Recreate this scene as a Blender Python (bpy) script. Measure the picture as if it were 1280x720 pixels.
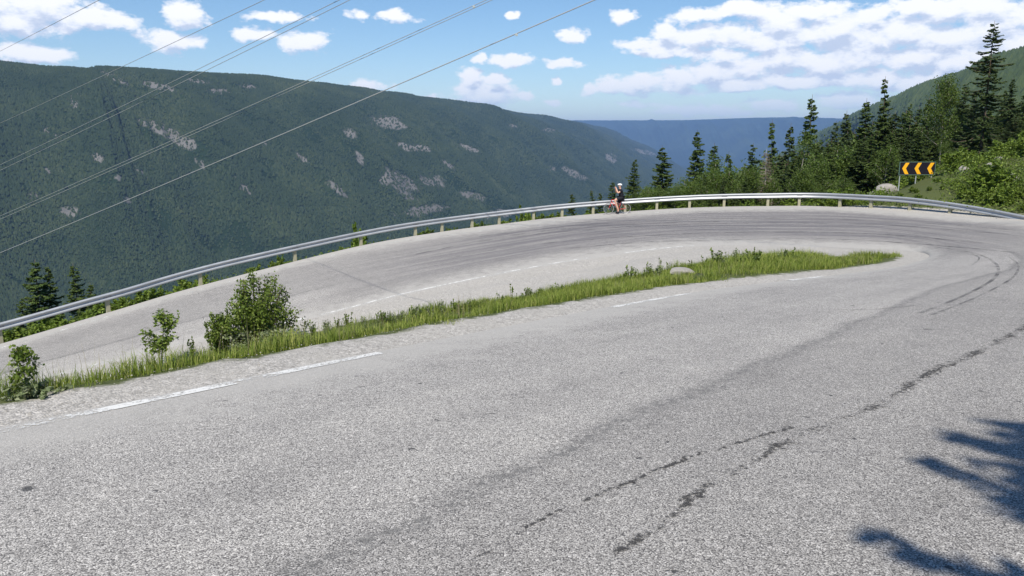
import bpy, math, random
import numpy as np
from mathutils import Vector, Matrix
from mathutils.bvhtree import BVHTree
from mathutils.geometry import delaunay_2d_cdt

for o in list(bpy.data.objects): bpy.data.objects.remove(o)
sc = bpy.context.scene
COL = sc.collection
R = math.radians
# ------------------------------------------------------------------ camera
EYE = 1.6
PITCH = math.atan(185/950)
cam_d = bpy.data.cameras.new('camera'); cam = bpy.data.objects.new('camera', cam_d); COL.objects.link(cam)
cam_d.sensor_width = 36; cam_d.lens = 950/1280*36; cam_d.clip_start = .05; cam_d.clip_end = 90000
cam.location = (0, 0, EYE); cam.rotation_euler = (math.pi/2-PITCH, 0, 0)
sc.camera = cam
ct, st = math.cos(PITCH), math.sin(PITCH)
def ray(px, py):
    u = (px-640)/950; v = (360-py)/950
    return np.array([u, ct+v*st, -st+v*ct])
def at(px, py, Y):
    d = ray(px, py); p = d*(Y/d[1]); return np.array([p[0], p[1], p[2]+EYE])
def atz(px, py, z):          # z relative to the eye
    d = ray(px, py); p = d*(z/d[2]); return np.array([p[0], p[1], p[2]+EYE])
def proj(P):
    P = np.asarray(P, float); x, y, z = P[..., 0], P[..., 1], P[..., 2]-EYE
    f = y*ct - z*st; up = y*st + z*ct
    f = np.where(f < .01, .01, f)
    return 640+950*x/f, 360-950*up/f
# ------------------------------------------------------------------ light and sky
SUN_AZ = R(190)      # clockwise from +Y: behind and slightly left of the camera
SUN_EL = R(52)
sun_dir = np.array([math.sin(SUN_AZ)*math.cos(SUN_EL), math.cos(SUN_AZ)*math.cos(SUN_EL), math.sin(SUN_EL)])
sl = bpy.data.lights.new('sun', 'SUN'); so = bpy.data.objects.new('sun', sl); COL.objects.link(so)
sl.energy = 4.4; sl.angle = R(.53); sl.color = (1, .94, .84)
so.rotation_euler = Vector(sun_dir).to_track_quat('Z', 'Y').to_euler(); so.location = (0, 0, 60)
world = bpy.data.worlds.new('World'); sc.world = world; world.use_nodes = True
SKY_STRENGTH = .105
sc.view_settings.view_transform = 'Standard'; sc.view_settings.look = 'None'
sc.view_settings.exposure = .46; sc.view_settings.gamma = 1; sc.view_settings.use_curve_mapping = False
cy = sc.cycles
cy.max_bounces = 6; cy.diffuse_bounces = 2; cy.glossy_bounces = 2; cy.transmission_bounces = 3
cy.transparent_max_bounces = 8; cy.volume_bounces = 0; cy.use_denoising = True
cy.sample_clamp_indirect = 4; cy.caustics_reflective = False; cy.caustics_refractive = False
try: cy.denoiser = 'OPENIMAGEDENOISE'
except Exception: pass

class NT:
    """small node helper"""
    def __init__(s, tree): s.t = tree; s.n = tree.nodes; s.l = tree.links
    def new(s, kind, **kw):
        n = s.n.new(kind)
        for k, v in kw.items(): setattr(n, k, v)
        return n
    def put(s, sock, v):
        if isinstance(v, bpy.types.NodeSocket): s.l.new(v, sock)
        elif v is not None: sock.default_value = v
    def math(s, op, a, b=None, c=None, clamp=False):
        n = s.new('ShaderNodeMath', operation=op); n.use_clamp = clamp
        s.put(n.inputs[0], a); s.put(n.inputs[1], b)
        if c is not None: s.put(n.inputs[2], c)
        return n.outputs[0]
    def vm(s, op, a, b=None, c=None):
        n = s.new('ShaderNodeVectorMath', operation=op); s.put(n.inputs[0], a)
        if b is not None:
            if op == 'SCALE': s.put(n.inputs[3], b)
            else: s.put(n.inputs[1], b)
        if c is not None: s.put(n.inputs[2], c)
        return n.outputs['Value'] if op in ('LENGTH', 'DOT_PRODUCT', 'DISTANCE') else n.outputs[0]
    def noise(s, vec, scale, detail=4, rough=.55, dist=0, out=0):
        n = s.new('ShaderNodeTexNoise'); s.put(n.inputs['Vector'], vec); n.inputs['Scale'].default_value = scale
        n.inputs['Detail'].default_value = detail; n.inputs['Roughness'].default_value = rough; n.inputs['Distortion'].default_value = dist
        return n.outputs[out]
    def vor(s, vec, scale, feature='F1', out='Color', rnd=1):
        n = s.new('ShaderNodeTexVoronoi', feature=feature); s.put(n.inputs['Vector'], vec); n.inputs['Scale'].default_value = scale
        n.inputs['Randomness'].default_value = rnd
        return n.outputs[out]
    def smooth(s, v, a, b, lo=0, hi=1):
        n = s.new('ShaderNodeMapRange', interpolation_type='SMOOTHSTEP'); s.put(n.inputs[0], v)
        for i, x in enumerate((a, b, lo, hi)): s.put(n.inputs[1+i], x)
        return n.outputs[0]
    def mix(s, f, a, b, mode='MIX'):
        n = s.new('ShaderNodeMix', data_type='RGBA', blend_type=mode); s.put(n.inputs[0], f)
        s.put(n.inputs[6], a if isinstance(a, bpy.types.NodeSocket) else (*a, 1) if len(a) == 3 else a)
        s.put(n.inputs[7], b if isinstance(b, bpy.types.NodeSocket) else (*b, 1) if len(b) == 3 else b)
        return n.outputs[2]
    def comb(s, x, y, z=0.):
        n = s.new('ShaderNodeCombineXYZ'); s.put(n.inputs[0], x); s.put(n.inputs[1], y); s.put(n.inputs[2], z); return n.outputs[0]
    def sep(s, v):
        n = s.new('ShaderNodeSeparateXYZ'); s.put(n.inputs[0], v); return n.outputs
    def ramp(s, f, stops):
        n = s.new('ShaderNodeValToRGB'); s.put(n.inputs[0], f); e = n.color_ramp.elements
        while len(e) < len(stops): e.new(.5)
        for i, (p, c) in enumerate(stops): e[i].position = p; e[i].color = (*c, 1)
        return n.outputs[0]

# sky: Nishita plus cumulus that live on the sky sphere (azimuth, height)
w = NT(world.node_tree); w.n.clear()
sky = w.new('ShaderNodeTexSky', sky_type='NISHITA'); sky.sun_disc = False
sky.sun_elevation = SUN_EL; sky.sun_rotation = SUN_AZ; sky.altitude = 700; sky.air_density = 1.0; sky.dust_density = .15; sky.ozone_density = 1.6
geo = w.new('ShaderNodeTexCoord').outputs['Generated']
dx, dy, dz = w.sep(geo)
az = w.math('ARCTAN2', dx, dy)
hl = w.math('SQRT', w.math('ADD', w.math('MULTIPLY', dx, dx), w.math('MULTIPLY', dy, dy)))
el = w.math('DIVIDE', dz, w.math('MAXIMUM', hl, .02))
CLOUDS = [ # px, py, half width, half height, weight
 (48,14,58,26,1),(118,24,40,12,1),(12,26,34,18,1),(28,68,52,11,1),(228,20,28,17,1),(214,50,34,15,1),(345,22,38,8,.95),(310,42,24,10,1),
 (382,54,32,14,1),(450,18,16,8,.8),(495,22,32,9,.9),(455,107,28,10,1),(540,122,14,7,1),(604,118,48,20,1),(592,95,18,14,1),(618,98,20,10,1),(638,76,28,10,1),(600,72,13,7,1),
 (715,44,25,10,1),(700,78,21,7,1),(638,19,11,6,.9),(780,22,17,11,.95),(657,119,14,8,.95),(691,128,14,6,.9),(698,100,8,6,.9),
 (868,50,34,22,1),(836,46,26,15,1),(800,54,38,8,.8),(845,64,50,9,1),(900,70,40,10,1),(872,20,46,12,.8),(930,14,46,12,.95),(925,44,46,18,1),(975,30,38,18,1),(968,50,50,14,1),(1015,14,60,12,.9),(1035,40,40,22,1),(1080,22,50,14,.8),(1085,52,52,20,1),
 (738,113,20,9,1),(770,108,34,13,1),(810,104,40,13,1),(850,100,36,16,1),(890,92,36,18,1),(925,106,50,9,1),(935,84,40,14,1),(985,76,44,17,1),(1030,82,42,17,1),(1075,74,40,20,1),(1000,101,80,9,1),(1090,98,50,13,1),
 (1140,8,22,10,1),(1180,16,48,16,1),(1230,12,46,16,1),(1130,38,50,20,1),(1180,48,44,22,1),(1230,42,44,24,1),(1140,72,46,16,1),(1190,80,46,18,1),(1230,76,44,22,1),(1275,56,34,30,1),(1150,103,44,11,1),(1195,106,40,12,1),
 (870,138,70,8,.85),(970,129,40,9,.9),(1060,124,50,10,.9),(790,130,40,7,.8),(1120,128,40,8,.85),
 (-60,30,60,20,1),(1400,10,120,50,1),(1350,110,90,30,1),(300,-60,60,20,1),(700,-90,120,26,1),(1000,-110,150,40,1),(60,-120,90,30,1)]
def cloud_field(A, E):
    vec = w.comb(A, E)
    wob = w.vm('SUBTRACT', w.noise(w.vm('MULTIPLY', vec, (1, 1.5, 1)), 26, 3, .6, out=1), (.5, .5, .5))
    vec2 = w.vm('MULTIPLY_ADD', wob, (.035, .018, 0), vec)
    cur = None
    for (px, py, hw, hh, wt) in CLOUDS:
        d = ray(px, py); a = math.atan2(d[0], d[1]); e = d[2]/math.hypot(d[0], d[1])
        sx, sy = 950/hw, 950/hh
        L = w.vm('LENGTH', w.vm('MULTIPLY_ADD', vec2, (sx, sy, 0), (-a*sx, -e*sy, 0)))
        if wt != 1: L = w.math('ADD', L, 1-wt)
        cur = L if cur is None else w.math('MINIMUM', cur, L)
    n1 = w.noise(w.vm('MULTIPLY', vec, (1, 1.7, 1)), 30, 11, .64, .1)
    n2 = w.noise(w.vm('MULTIPLY', vec, (1, 3.2, 1)), 9, 4, .55)
    f = w.math('ADD', w.math('SUBTRACT', 1.02, cur), w.smooth(A, .12, .30, 0, .06))
    f = w.math('ADD', f, w.math('MULTIPLY', w.math('SUBTRACT', n1, .5), 2.25))
    return w.math('ADD', f, w.math('MULTIPLY', w.math('SUBTRACT', n2, .5), .45))
f0 = cloud_field(az, el)
f1 = cloud_field(w.math('ADD', az, -.004), w.math('ADD', el, .013))
dens = w.math('POWER', w.smooth(f0, -.05, .46), .75)
shade = w.smooth(w.math('SUBTRACT', f1, f0), -.75, .75)
thick = w.smooth(f1, .1, 1.5)
fine = w.noise(w.vm('MULTIPLY', w.comb(az, el), (1, 2.2, 1)), 60, 8, .65)
dark = w.math('MULTIPLY', w.math('ADD', w.math('MULTIPLY', w.math('SUBTRACT', fine, .5), .75), w.math('ADD', w.math('MULTIPLY', shade, .8), w.math('MULTIPLY', thick, .22))), 1, clamp=True)
ccol = w.ramp(dark, [(.12, (1, .99, .99)), (.42, (.89, .91, .955)), (.85, (.56, .63, .77))])  # cloud self-shadow painted into the colour: white tops, grey-blue bases
low = w.smooth(el, .0, .09)
ccol = w.mix(low, w.mix(.45, ccol, (.62, .76, .93)), ccol)
up_ok = w.smooth(el, -.02, .02)
dens = w.math('MULTIPLY', w.math('MULTIPLY', dens, up_ok), w.smooth(low, 0, 1, .6, .97))
hs = w.new('ShaderNodeHueSaturation'); hs.inputs['Saturation'].default_value = 1.2; hs.inputs['Value'].default_value = .88; w.l.new(sky.outputs[0], hs.inputs['Color'])
bg1 = w.new('ShaderNodeBackground'); w.put(bg1.inputs[0], hs.outputs[0]); bg1.inputs[1].default_value = SKY_STRENGTH
bg2 = w.new('ShaderNodeBackground'); w.put(bg2.inputs[0], ccol); bg2.inputs[1].default_value = .9
mx = w.new('ShaderNodeMixShader'); w.put(mx.inputs[0], dens); w.l.new(bg1.outputs[0], mx.inputs[1]); w.l.new(bg2.outputs[0], mx.inputs[2])
wo = w.new('ShaderNodeOutputWorld'); w.l.new(mx.outputs[0], wo.inputs[0])
world.cycles.sampling_method = 'MANUAL'; world.cycles.sample_map_resolution = 512

# ------------------------------------------------------------------ mesh helpers
def npmesh(name, V, F, mat=None, parent=None, smooth=False, uv=None, attrs=None, cols=None):
    V = np.asarray(V, np.float32).reshape(-1, 3); F = np.asarray(F, np.int32); k = F.shape[1]
    me = bpy.data.meshes.new(name); me.vertices.add(len(V)); me.vertices.foreach_set('co', V.ravel())
    me.loops.add(F.size); me.loops.foreach_set('vertex_index', F.ravel())
    me.polygons.add(len(F)); me.polygons.foreach_set('loop_start', np.arange(0, F.size, k, dtype=np.int32))
    if smooth: me.polygons.foreach_set('use_smooth', np.ones(len(F), bool))
    me.update(calc_edges=True)
    for nm, arr in (uv or {}).items():
        ul = me.uv_layers.new(name=nm); ul.data.foreach_set('uv', np.asarray(arr, np.float32)[F.ravel()].ravel())
    for nm, arr in (attrs or {}).items():
        a = me.attributes.new(nm, 'FLOAT', 'POINT'); a.data.foreach_set('value', np.asarray(arr, np.float32).ravel())
    if mat: me.materials.append(mat)
    o = bpy.data.objects.new(name, me); COL.objects.link(o)
    if parent: o.parent = parent
    return o
def tag(o, label=None, cat=None, group=None, kind=None):
    if label: o['label'] = label
    if cat: o['category'] = cat
    if group: o['group'] = group
    if kind: o['kind'] = kind
    return o
def empty(name, loc=(0, 0, 0), rz=0):
    o = bpy.data.objects.new(name, None); COL.objects.link(o); o.location = [float(c) for c in loc]; o.rotation_euler = (0, 0, rz); return o
def copy_tree(o, parent=None):
    c = o.copy(); COL.objects.link(c); c.parent = parent
    for ch in o.children: copy_tree(ch, c)
    return c
def grid_faces(n, m):
    i = np.arange(n-1)[:, None]*m + np.arange(m-1)[None, :]
    return np.stack([i, i+1, i+m+1, i+m], -1).reshape(-1, 4)
def catmull(P, sub):
    P = np.asarray(P, float); n = len(P); out = []
    Q = np.vstack([2*P[0]-P[1], P, 2*P[-1]-P[-2]])
    for i in range(n-1):
        p0, p1, p2, p3 = Q[i:i+4]
        for t in np.arange(sub)/sub:
            out.append(.5*((2*p1)+(-p0+p2)*t+(2*p0-5*p1+4*p2-p3)*t*t+(-p0+3*p1-3*p2+p3)*t**3))
    out.append(P[-1]); return np.array(out)
def tube(path, rad, n=6, caps=True):
    """V, F (quads) of a tube; rad is a number or one per point"""
    P = np.asarray(path, float); m = len(P); rad = np.broadcast_to(np.asarray(rad, float), (m,))
    T = np.gradient(P, axis=0); T /= np.linalg.norm(T, axis=1)[:, None]+1e-12
    up = np.array([0, 0, 1.]) if abs(T[0, 2]) < .9 else np.array([1., 0, 0])
    A = np.cross(T, up); A /= np.linalg.norm(A, axis=1)[:, None]+1e-12; B = np.cross(T, A)
    a = np.arange(n)*2*math.pi/n
    V = P[:, None]+rad[:, None, None]*(np.cos(a)[None, :, None]*A[:, None]+np.sin(a)[None, :, None]*B[:, None])
    F = []
    for i in range(m-1):
        for j in range(n):
            F.append((i*n+j, i*n+(j+1) % n, (i+1)*n+(j+1) % n, (i+1)*n+j))
    V = V.reshape(-1, 3)
    if caps:
        c0, c1 = len(V), len(V)+1; V = np.vstack([V, P[0], P[-1]])
        for j in range(n):
            F.append((c0, (j+1) % n, j, c0)); F.append((c1, (m-1)*n+j, (m-1)*n+(j+1) % n, c1))
    return V, F
class MB:
    """collects shapes and links them as one mesh"""
    def __init__(s): s.v = []; s.f = []; s.n = 0
    def add(s, V, F):
        V = np.asarray(V, float); s.v.append(V)
        for f in F:
            g = []
            for i in f:
                if int(i)+s.n not in g: g.append(int(i)+s.n)
            s.f.append(g)
        s.n += len(V); return s
    def tube(s, path, rad, n=6): return s.add(*tube(path, rad, n))
    def box(s, c, d, rot=None, bev=0):
        x, y, z = [k/2 for k in d]
        V = np.array([(-x,-y,-z),(x,-y,-z),(x,y,-z),(-x,y,-z),(-x,-y,z),(x,-y,z),(x,y,z),(-x,y,z)], float)
        if rot is not None: V = V@np.array(rot).T
        return s.add(V+np.array(c), [(0,3,2,1),(4,5,6,7),(0,1,5,4),(1,2,6,5),(2,3,7,6),(3,0,4,7)])
    def prism(s, pts, y0, y1):            # polygon in xz, extruded in y
        n = len(pts); V = [(p[0], y0, p[1]) for p in pts]+[(p[0], y1, p[1]) for p in pts]
        F = [tuple(range(n)), tuple(range(2*n-1, n-1, -1))]+[(i, n+i, n+(i+1) % n, (i+1) % n) for i in range(n)]
        return s.add(V, F)
    def ring(s, c, R_, r, n=28, m=6, axis=1):
        a = np.arange(n)*2*math.pi/n; b = np.arange(m)*2*math.pi/m
        rr = R_+r*np.cos(b)[None, :]; X = rr*np.cos(a)[:, None]; Z = rr*np.sin(a)[:, None]; Y = np.broadcast_to(r*np.sin(b)[None, :], X.shape)
        V = np.stack([X, Y, Z], -1).reshape(-1, 3)+np.array(c)
        return s.add(V, [(i*m+j, i*m+(j+1) % m, ((i+1) % n)*m+(j+1) % m, ((i+1) % n)*m+j) for i in range(n) for j in range(m)])
    def build(s, name, mat, parent=None, smooth=False):
        me = bpy.data.meshes.new(name); me.from_pydata(np.vstack(s.v).tolist(), [], s.f)
        if smooth: me.polygons.foreach_set('use_smooth', [True]*len(me.polygons))
        me.materials.append(mat); me.update()
        o = bpy.data.objects.new(name, me); COL.objects.link(o)
        if parent: o.parent = parent
        return o

# ------------------------------------------------------------------ materials
def newmat(name):
    m = bpy.data.materials.new(name); m.use_nodes = True; t = NT(m.node_tree); b = t.n['Principled BSDF']; b.inputs['Roughness'].default_value = .8
    b.inputs['Specular IOR Level'].default_value = .25
    return m, t, b
def bump(t, b, h, strength=.5, dist=.01):
    n = t.new('ShaderNodeBump'); n.inputs['Strength'].default_value = strength; n.inputs['Distance'].default_value = dist
    t.put(n.inputs['Height'], h); t.l.new(n.outputs[0], b.inputs['Normal'])
def simple(name, col, rough=.6, metal=0, var=.15, scale=12):
    m, t, b = newmat(name); c = t.new('ShaderNodeTexCoord').outputs['Object']
    n = t.noise(c, scale, 4); t.put(b.inputs['Base Color'], t.mix(n, tuple(k*(1-var) for k in col), tuple(min(1, k*(1+var)) for k in col)))
    b.inputs['Roughness'].default_value = rough; b.inputs['Metallic'].default_value = metal
    return m
def leafmat(name, a, b_, c_=None, trans=.3, rough=.55, big=None, rw=.6):
    """leaf colour varies from leaf to leaf and from clump to clump"""
    m, t, b = newmat(name)
    rnd = t.new('ShaderNodeNewGeometry').outputs['Random Per Island']
    co = t.new('ShaderNodeTexCoord').outputs['Object']; oi = t.new('ShaderNodeObjectInfo').outputs['Random']
    f = t.math('MULTIPLY_ADD', rnd, rw, t.math('MULTIPLY', t.noise(co, big or 1.2, 5 if rw < .5 else 3), .45 if rw > .5 else 1.05-rw), clamp=True)
    col = t.ramp(f, [(.15, a), (.55, b_), (.9, c_ or b_)])
    col = t.mix(t.math('MULTIPLY', oi, .45), col, t.mix(.5, col, (a[0]*1.5, a[1]*.95, a[2]*.7)))
    t.put(b.inputs['Base Color'], col); b.inputs['Roughness'].default_value = rough
    tr = t.new('ShaderNodeBsdfTranslucent'); t.put(tr.inputs[0], t.mix(.35, col, (.22, .30, .03)))
    ms = t.new('ShaderNodeMixShader'); ms.inputs[0].default_value = trans
    t.l.new(b.outputs[0], ms.inputs[1]); t.l.new(tr.outputs[0], ms.inputs[2]); t.l.new(ms.outputs[0], t.n['Material Output'].inputs[0])
    return m

# asphalt
def asphalt():
    m, t, b = newmat('asphalt')
    co = t.new('ShaderNodeTexCoord').outputs['Object']
    uvn = t.new('ShaderNodeUVMap'); uvn.uv_map = 'lane'; s_, v_, _ = t.sep(uvn.outputs[0])
    ed = t.new('ShaderNodeUVMap'); ed.uv_map = 'edge'; din, dout, _ = t.sep(ed.outputs[0])
    bend = t.new('ShaderNodeAttribute'); bend.attribute_name = 'bend'; bend = bend.outputs['Fac']
    cell = t.sep(t.vor(co, 125, out='Color'))[0]
    cell2 = t.sep(t.vor(co, 62, out='Color'))[1]
    gap = t.vor(co, 125, 'F1', 'Distance')
    mixc = t.math('ADD', t.math('MULTIPLY', cell, .62), t.math('MULTIPLY', cell2, .38))
    chips = t.ramp(mixc, [(.0, (.19, .18, .168)), (.35, (.32, .306, .287)), (.62, (.45, .430, .402)), (.85, (.60, .575, .54)), (1, (.76, .73, .685))])
    chips = t.mix(t.smooth(gap, .35, .8), chips, (.095, .09, .088))
    big = t.noise(co, .35, 5, .6); mid = t.noise(co, 3.1, 5, .65)
    lane = t.comb(t.math('MULTIPLY', s_, .05), t.math('MULTIPLY', v_, 1.1)); ln = t.noise(lane, 1.0, 5, .6)
    tone = t.math('ADD', t.math('MULTIPLY', big, .35), t.math('ADD', t.math('MULTIPLY', mid, .3), t.math('MULTIPLY', ln, .35)))
    col = t.mix(1, chips, t.ramp(tone, [(.3, (.72, .72, .73)), (.5, (1, 1, 1)), (.7, (1.2, 1.195, 1.18))]), 'MULTIPLY')
    # seam between the two paving passes: the inner pass is paler
    vw = t.math('ADD', v_, t.math('MULTIPLY', t.math('SUBTRACT', t.noise(co, .7, 4), .5), .5))
    pale = t.math('MULTIPLY', t.smooth(vw, 1.25, 1.55), t.smooth(bend, .35, .1))
    col = t.mix(t.math('MULTIPLY', pale, .6), col, t.mix(1, col, (1.28, 1.28, 1.27), 'MULTIPLY'))
    seam = t.math('MULTIPLY', t.smooth(t.math('ABSOLUTE', t.math('SUBTRACT', vw, 1.3)), .16, .01), t.smooth(bend, .4, .1))
    col = t.mix(t.math('MULTIPLY', t.math('MULTIPLY', seam, .62), t.smooth(t.noise(co, 14, 5, .7), .42, .6)), col, (.12, .118, .115))
    # ravelled pits along the middle joint
    vp = t.math('ADD', v_, t.math('MULTIPLY', t.math('SUBTRACT', t.noise(co, .9, 3), .5), .55))
    band = t.smooth(t.math('ABSOLUTE', t.math('SUBTRACT', vp, .08)), .15, .0)
    pitn = t.noise(t.comb(t.math('MULTIPLY', s_, 1.6), t.math('MULTIPLY', v_, 5)), 2.2, 6, .7)
    pit = t.smooth(t.math('ADD', t.math('MULTIPLY', pitn, .9), t.math('MULTIPLY', band, .25)), .66, .755)
    band2 = t.smooth(t.math('ABSOLUTE', t.math('SUBTRACT', vp, .62)), .09, .0)
    pit2 = t.smooth(t.math('ADD', t.math('MULTIPLY', pitn, .9), t.math('MULTIPLY', band2, .15)), .70, .78)
    spots = t.smooth(t.noise(t.vm('MULTIPLY', co, (1, 1, 1)), 6.5, 3, .55), .70, .73)
    pit = t.math('MULTIPLY', pit, t.smooth(t.noise(co, 1.7, 3), .40, .50))
    pits = spots
    col = t.mix(t.math('MULTIPLY', pits, .82), col, (.045, .045, .047))
    # tyre rubber in the bend
    st1 = t.noise(t.comb(t.math('MULTIPLY', s_, .06), t.math('MULTIPLY', v_, 2.0), .3), 1.5, 7, .68, .2)
    mid_b = t.math('MULTIPLY', t.smooth(din, 1.2, 4.2), t.smooth(dout, 1.2, 3.2))
    rub = t.math('MULTIPLY', t.math('MULTIPLY', bend, mid_b), t.smooth(st1, .36, .64, .25, 1))
    col = t.mix(t.math('MULTIPLY', rub, .84), col, (.12, .113, .122))
    # pale dust at both edges
    dn = t.noise(co, 2.2, 5, .6)
    dw = t.math('ADD', 1.35, t.math('MULTIPLY', bend, 1.0))
    dusty = t.math('MAXIMUM', t.smooth(t.math('ADD', t.math('DIVIDE', din, dw), t.math('MULTIPLY', t.math('SUBTRACT', dn, .5), 1.6)), 1.0, .15),
                   t.smooth(t.math('ADD', t.math('DIVIDE', dout, dw), t.math('MULTIPLY', t.math('SUBTRACT', dn, .5), 1.4)), 1.25, .35))
    col = t.mix(t.math('MULTIPLY', dusty, .85), col, t.mix(.2, t.mix(t.noise(co, 60, 3), (.34, .325, .30), (.52, .50, .465)), col))
    t.put(b.inputs['Base Color'], col); b.inputs['Roughness'].default_value = .86
    h = t.math('ADD', t.math('MULTIPLY', t.math('SUBTRACT', 1, gap), .7), t.math('MULTIPLY', pits, -1.6))
    h = t.math('ADD', h, t.math('MULTIPLY', cell, .5))
    bump(t, b, h, .55, .006)
    return m
M = {}
M['asphalt'] = asphalt()
def gravelmat():
    m, t, b = newmat('gravel')
    co = t.new('ShaderNodeTexCoord').outputs['Object']
    a = t.new('ShaderNodeAttribute'); a.attribute_name = 'green'; g = a.outputs['Fac']
    c1 = t.sep(t.vor(co, 55))[0]; c2 = t.sep(t.vor(co, 22))[1]; d1 = t.vor(co, 55, 'F1', 'Distance')
    n = t.noise(co, 1.3, 5, .6)
    col = t.ramp(t.math('ADD', t.math('MULTIPLY', c1, .6), t.math('MULTIPLY', c2, .4)), [(0, (.20, .19, .175)), (.5, (.38, .36, .33)), (1, (.60, .57, .53))])
    col = t.mix(t.smooth(n, .4, .62), col, t.mix(.5, col, (.38, .36, .325)))
    soil = t.mix(t.noise(co, 9, 5), (.045, .07, .015), (.11, .12, .045))
    gm = t.smooth(t.math('ADD', g, t.math('MULTIPLY', t.math('SUBTRACT', t.noise(co, 4, 5, .65), .5), .9)), .35, .65)
    t.put(b.inputs['Base Color'], t.mix(gm, col, soil)); b.inputs['Roughness'].default_value = .95
    bump(t, b, t.math('ADD', t.math('MULTIPLY', d1, -1), t.math('MULTIPLY', n, .5)), .7, .012)
    return m
M['gravel'] = gravelmat()
def forestfloor(name, c1, c2, c3, sc_=.02, rock=None):
    m, t, b = newmat(name); co = t.new('ShaderNodeTexCoord').outputs['Object']
    n = t.noise(co, sc_, 8, .65); n2 = t.noise(co, sc_*9, 5, .6)
    col = t.ramp(t.math('MULTIPLY_ADD', n, .6, t.math('MULTIPLY', n2, .4)), [(.3, c1), (.5, c2), (.68, c3)])
    if rock:
        a = t.new('ShaderNodeAttribute'); a.attribute_name = 'scree'
        f = t.smooth(t.math('ADD', a.outputs['Fac'], t.math('MULTIPLY', t.math('SUBTRACT', t.noise(co, .012, 7, .75), .5), 1.9)), .38, .68)
        col = t.mix(f, col, t.mix(t.noise(co, .05, 6, .7), (.06, .062, .058), (.22, .21, .195)))
    t.put(b.inputs['Base Color'], col); b.inputs['Roughness'].default_value = 1
    b.inputs['Specular IOR Level'].default_value = 0
    bump(t, b, n2, 1, .3/sc_*.02)
    return m
M['hill'] = forestfloor('hillside_ground', (.035, .05, .014), (.06, .085, .022), (.10, .12, .04), .25)
M['mountain'] = forestfloor('mountain_forest', (.012, .022, .012), (.018, .032, .015), (.035, .05, .02), .003, True)
M['far'] = forestfloor('distant_forest', (.010, .020, .012), (.022, .038, .020), (.055, .075, .035), .0007)
M['foresttrees'] = leafmat('forest_trees', (.012, .026, .012), (.026, .044, .019), (.070, .088, .038), 0, 1, .006, .3)
M['righttrees'] = leafmat('hill_trees', (.024, .042, .015), (.048, .075, .025), (.085, .11, .04), 0, 1, .006, .35)
M['needles'] = leafmat('spruce_needles', (.034, .062, .018), (.078, .122, .030), (.13, .18, .048), .18, .6, .9)
M['needles_dark'] = leafmat('dark_spruce_needles', (.027, .050, .019), (.058, .090, .031), (.10, .14, .042), .12, .6, .9)
M['needles_dead'] = leafmat('dry_twigs', (.09, .075, .055), (.15, .125, .09), (.2, .17, .13), .1, .8, .9)
M['birchleaf'] = leafmat('birch_leaves', (.045, .085, .016), (.095, .15, .030), (.16, .22, .05), .3, .5, .8)
M['bushleaf'] = leafmat('bush_leaves', (.055, .10, .015), (.14, .205, .034), (.27, .33, .08), .3, .42, 3.)
M['paleleaf'] = leafmat('pale_leaves', (.09, .13, .05), (.20, .25, .12), (.36, .38, .27), .25, .6, 3.)
M['lowleaf'] = leafmat('low_shrub_leaves', (.055, .095, .014), (.14, .215, .03), (.26, .34, .06), .3, .5, 1.)
M['grass'] = leafmat('grass_blades', (.08, .14, .018), (.21, .28, .04), (.44, .44, .14), .35, .6, 1.2)
M['drygrass'] = leafmat('dry_grass', (.22, .20, .11), (.35, .32, .19), (.48, .44, .28), .3, .7, 2.)
M['bark'] = simple('bark', (.10, .075, .055), .95, 0, .4, 9)
M['palebark'] = simple('pale_bark', (.38, .34, .29), .9, 0, .35, 7)
M['pebble'] = simple('pebbles', (.30, .285, .26), .95, 0, .35, 40)
M['rock'] = simple('rock', (.29, .275, .25), .92, 0, .35, 5)

# ------------------------------------------------------------------ the hairpin: outer and inner edge curves
D = np.array([.622, .783]); N = np.array([.783, -.622])
def ap(a, p, z): q = a*D+p*N; return np.array([q[0], q[1], z+EYE])
Oc = [ap(-70, 2.0, 2.6), ap(-40, 2.4, .9), ap(-18, 3.2, -.55), ap(0, 3.6, -1.44), ap(10, 3.6, -1.92), ap(20, 3.6, -2.45), ap(28, 3.5, -2.93), ap(36, 1.26, -3.33), ap(42.0, -4.4, -3.62),
      at(1045, 258.6, 43.4), at(955, 257.6, 45.0), at(864, 259.6, 46.3), at(781, 264.6, 46.7), at(700, 271.2, 46.0), at(628, 279.8, 44.8), at(554, 289.4, 43.0), at(447, 308, 39.8), at(258, 355, 34.3), at(137, 390, 31.0)]
e = Oc[-1]-Oc[-2]; e /= np.linalg.norm(e[:2])
Oc += [Oc[-1]+e*5, Oc[-1]+e*14+(.0, 0, .2), Oc[-1]+e*32+(0, 0, 1.0)]
Ic = [ap(-70, -5.3, 3.0), ap(-40, -5.8, .9), ap(-18, -6.4, -.9), atz(0, 534, -2.10), atz(463, 441, -2.36), atz(855, 367, -2.88), atz(1020, 346.5, -3.2), atz(1120, 334, -3.72), atz(1160, 322, -4.15),
      atz(1150, 315.5, -4.36), atz(1100, 311, -4.44), atz(1000, 308.5, -4.52), atz(870, 308, -4.76), atz(735, 324, -5.3), atz(622, 344, -5.8), atz(500, 370, -6.3), atz(391, 398, -6.8), atz(220, 433, -7.15), atz(110, 461, -7.45)]
e = Ic[-1]-Ic[-2]; e /= np.linalg.norm(e[:2])
Ic += [Ic[-1]+e*6, Ic[-1]+e*16+(0, 0, .4), Ic[-1]+e*34+(0, 0, 1.4)]
SUB = 14
O = catmull(Oc, SUB); I = catmull(Ic, SUB); NS = len(O)
mid = (O+I)/2; arc = np.concatenate([[0], np.cumsum(np.linalg.norm(np.diff(mid[:, :2], axis=0), axis=1))])
wid = np.linalg.norm((O-I)[:, :2], axis=1)
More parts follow.
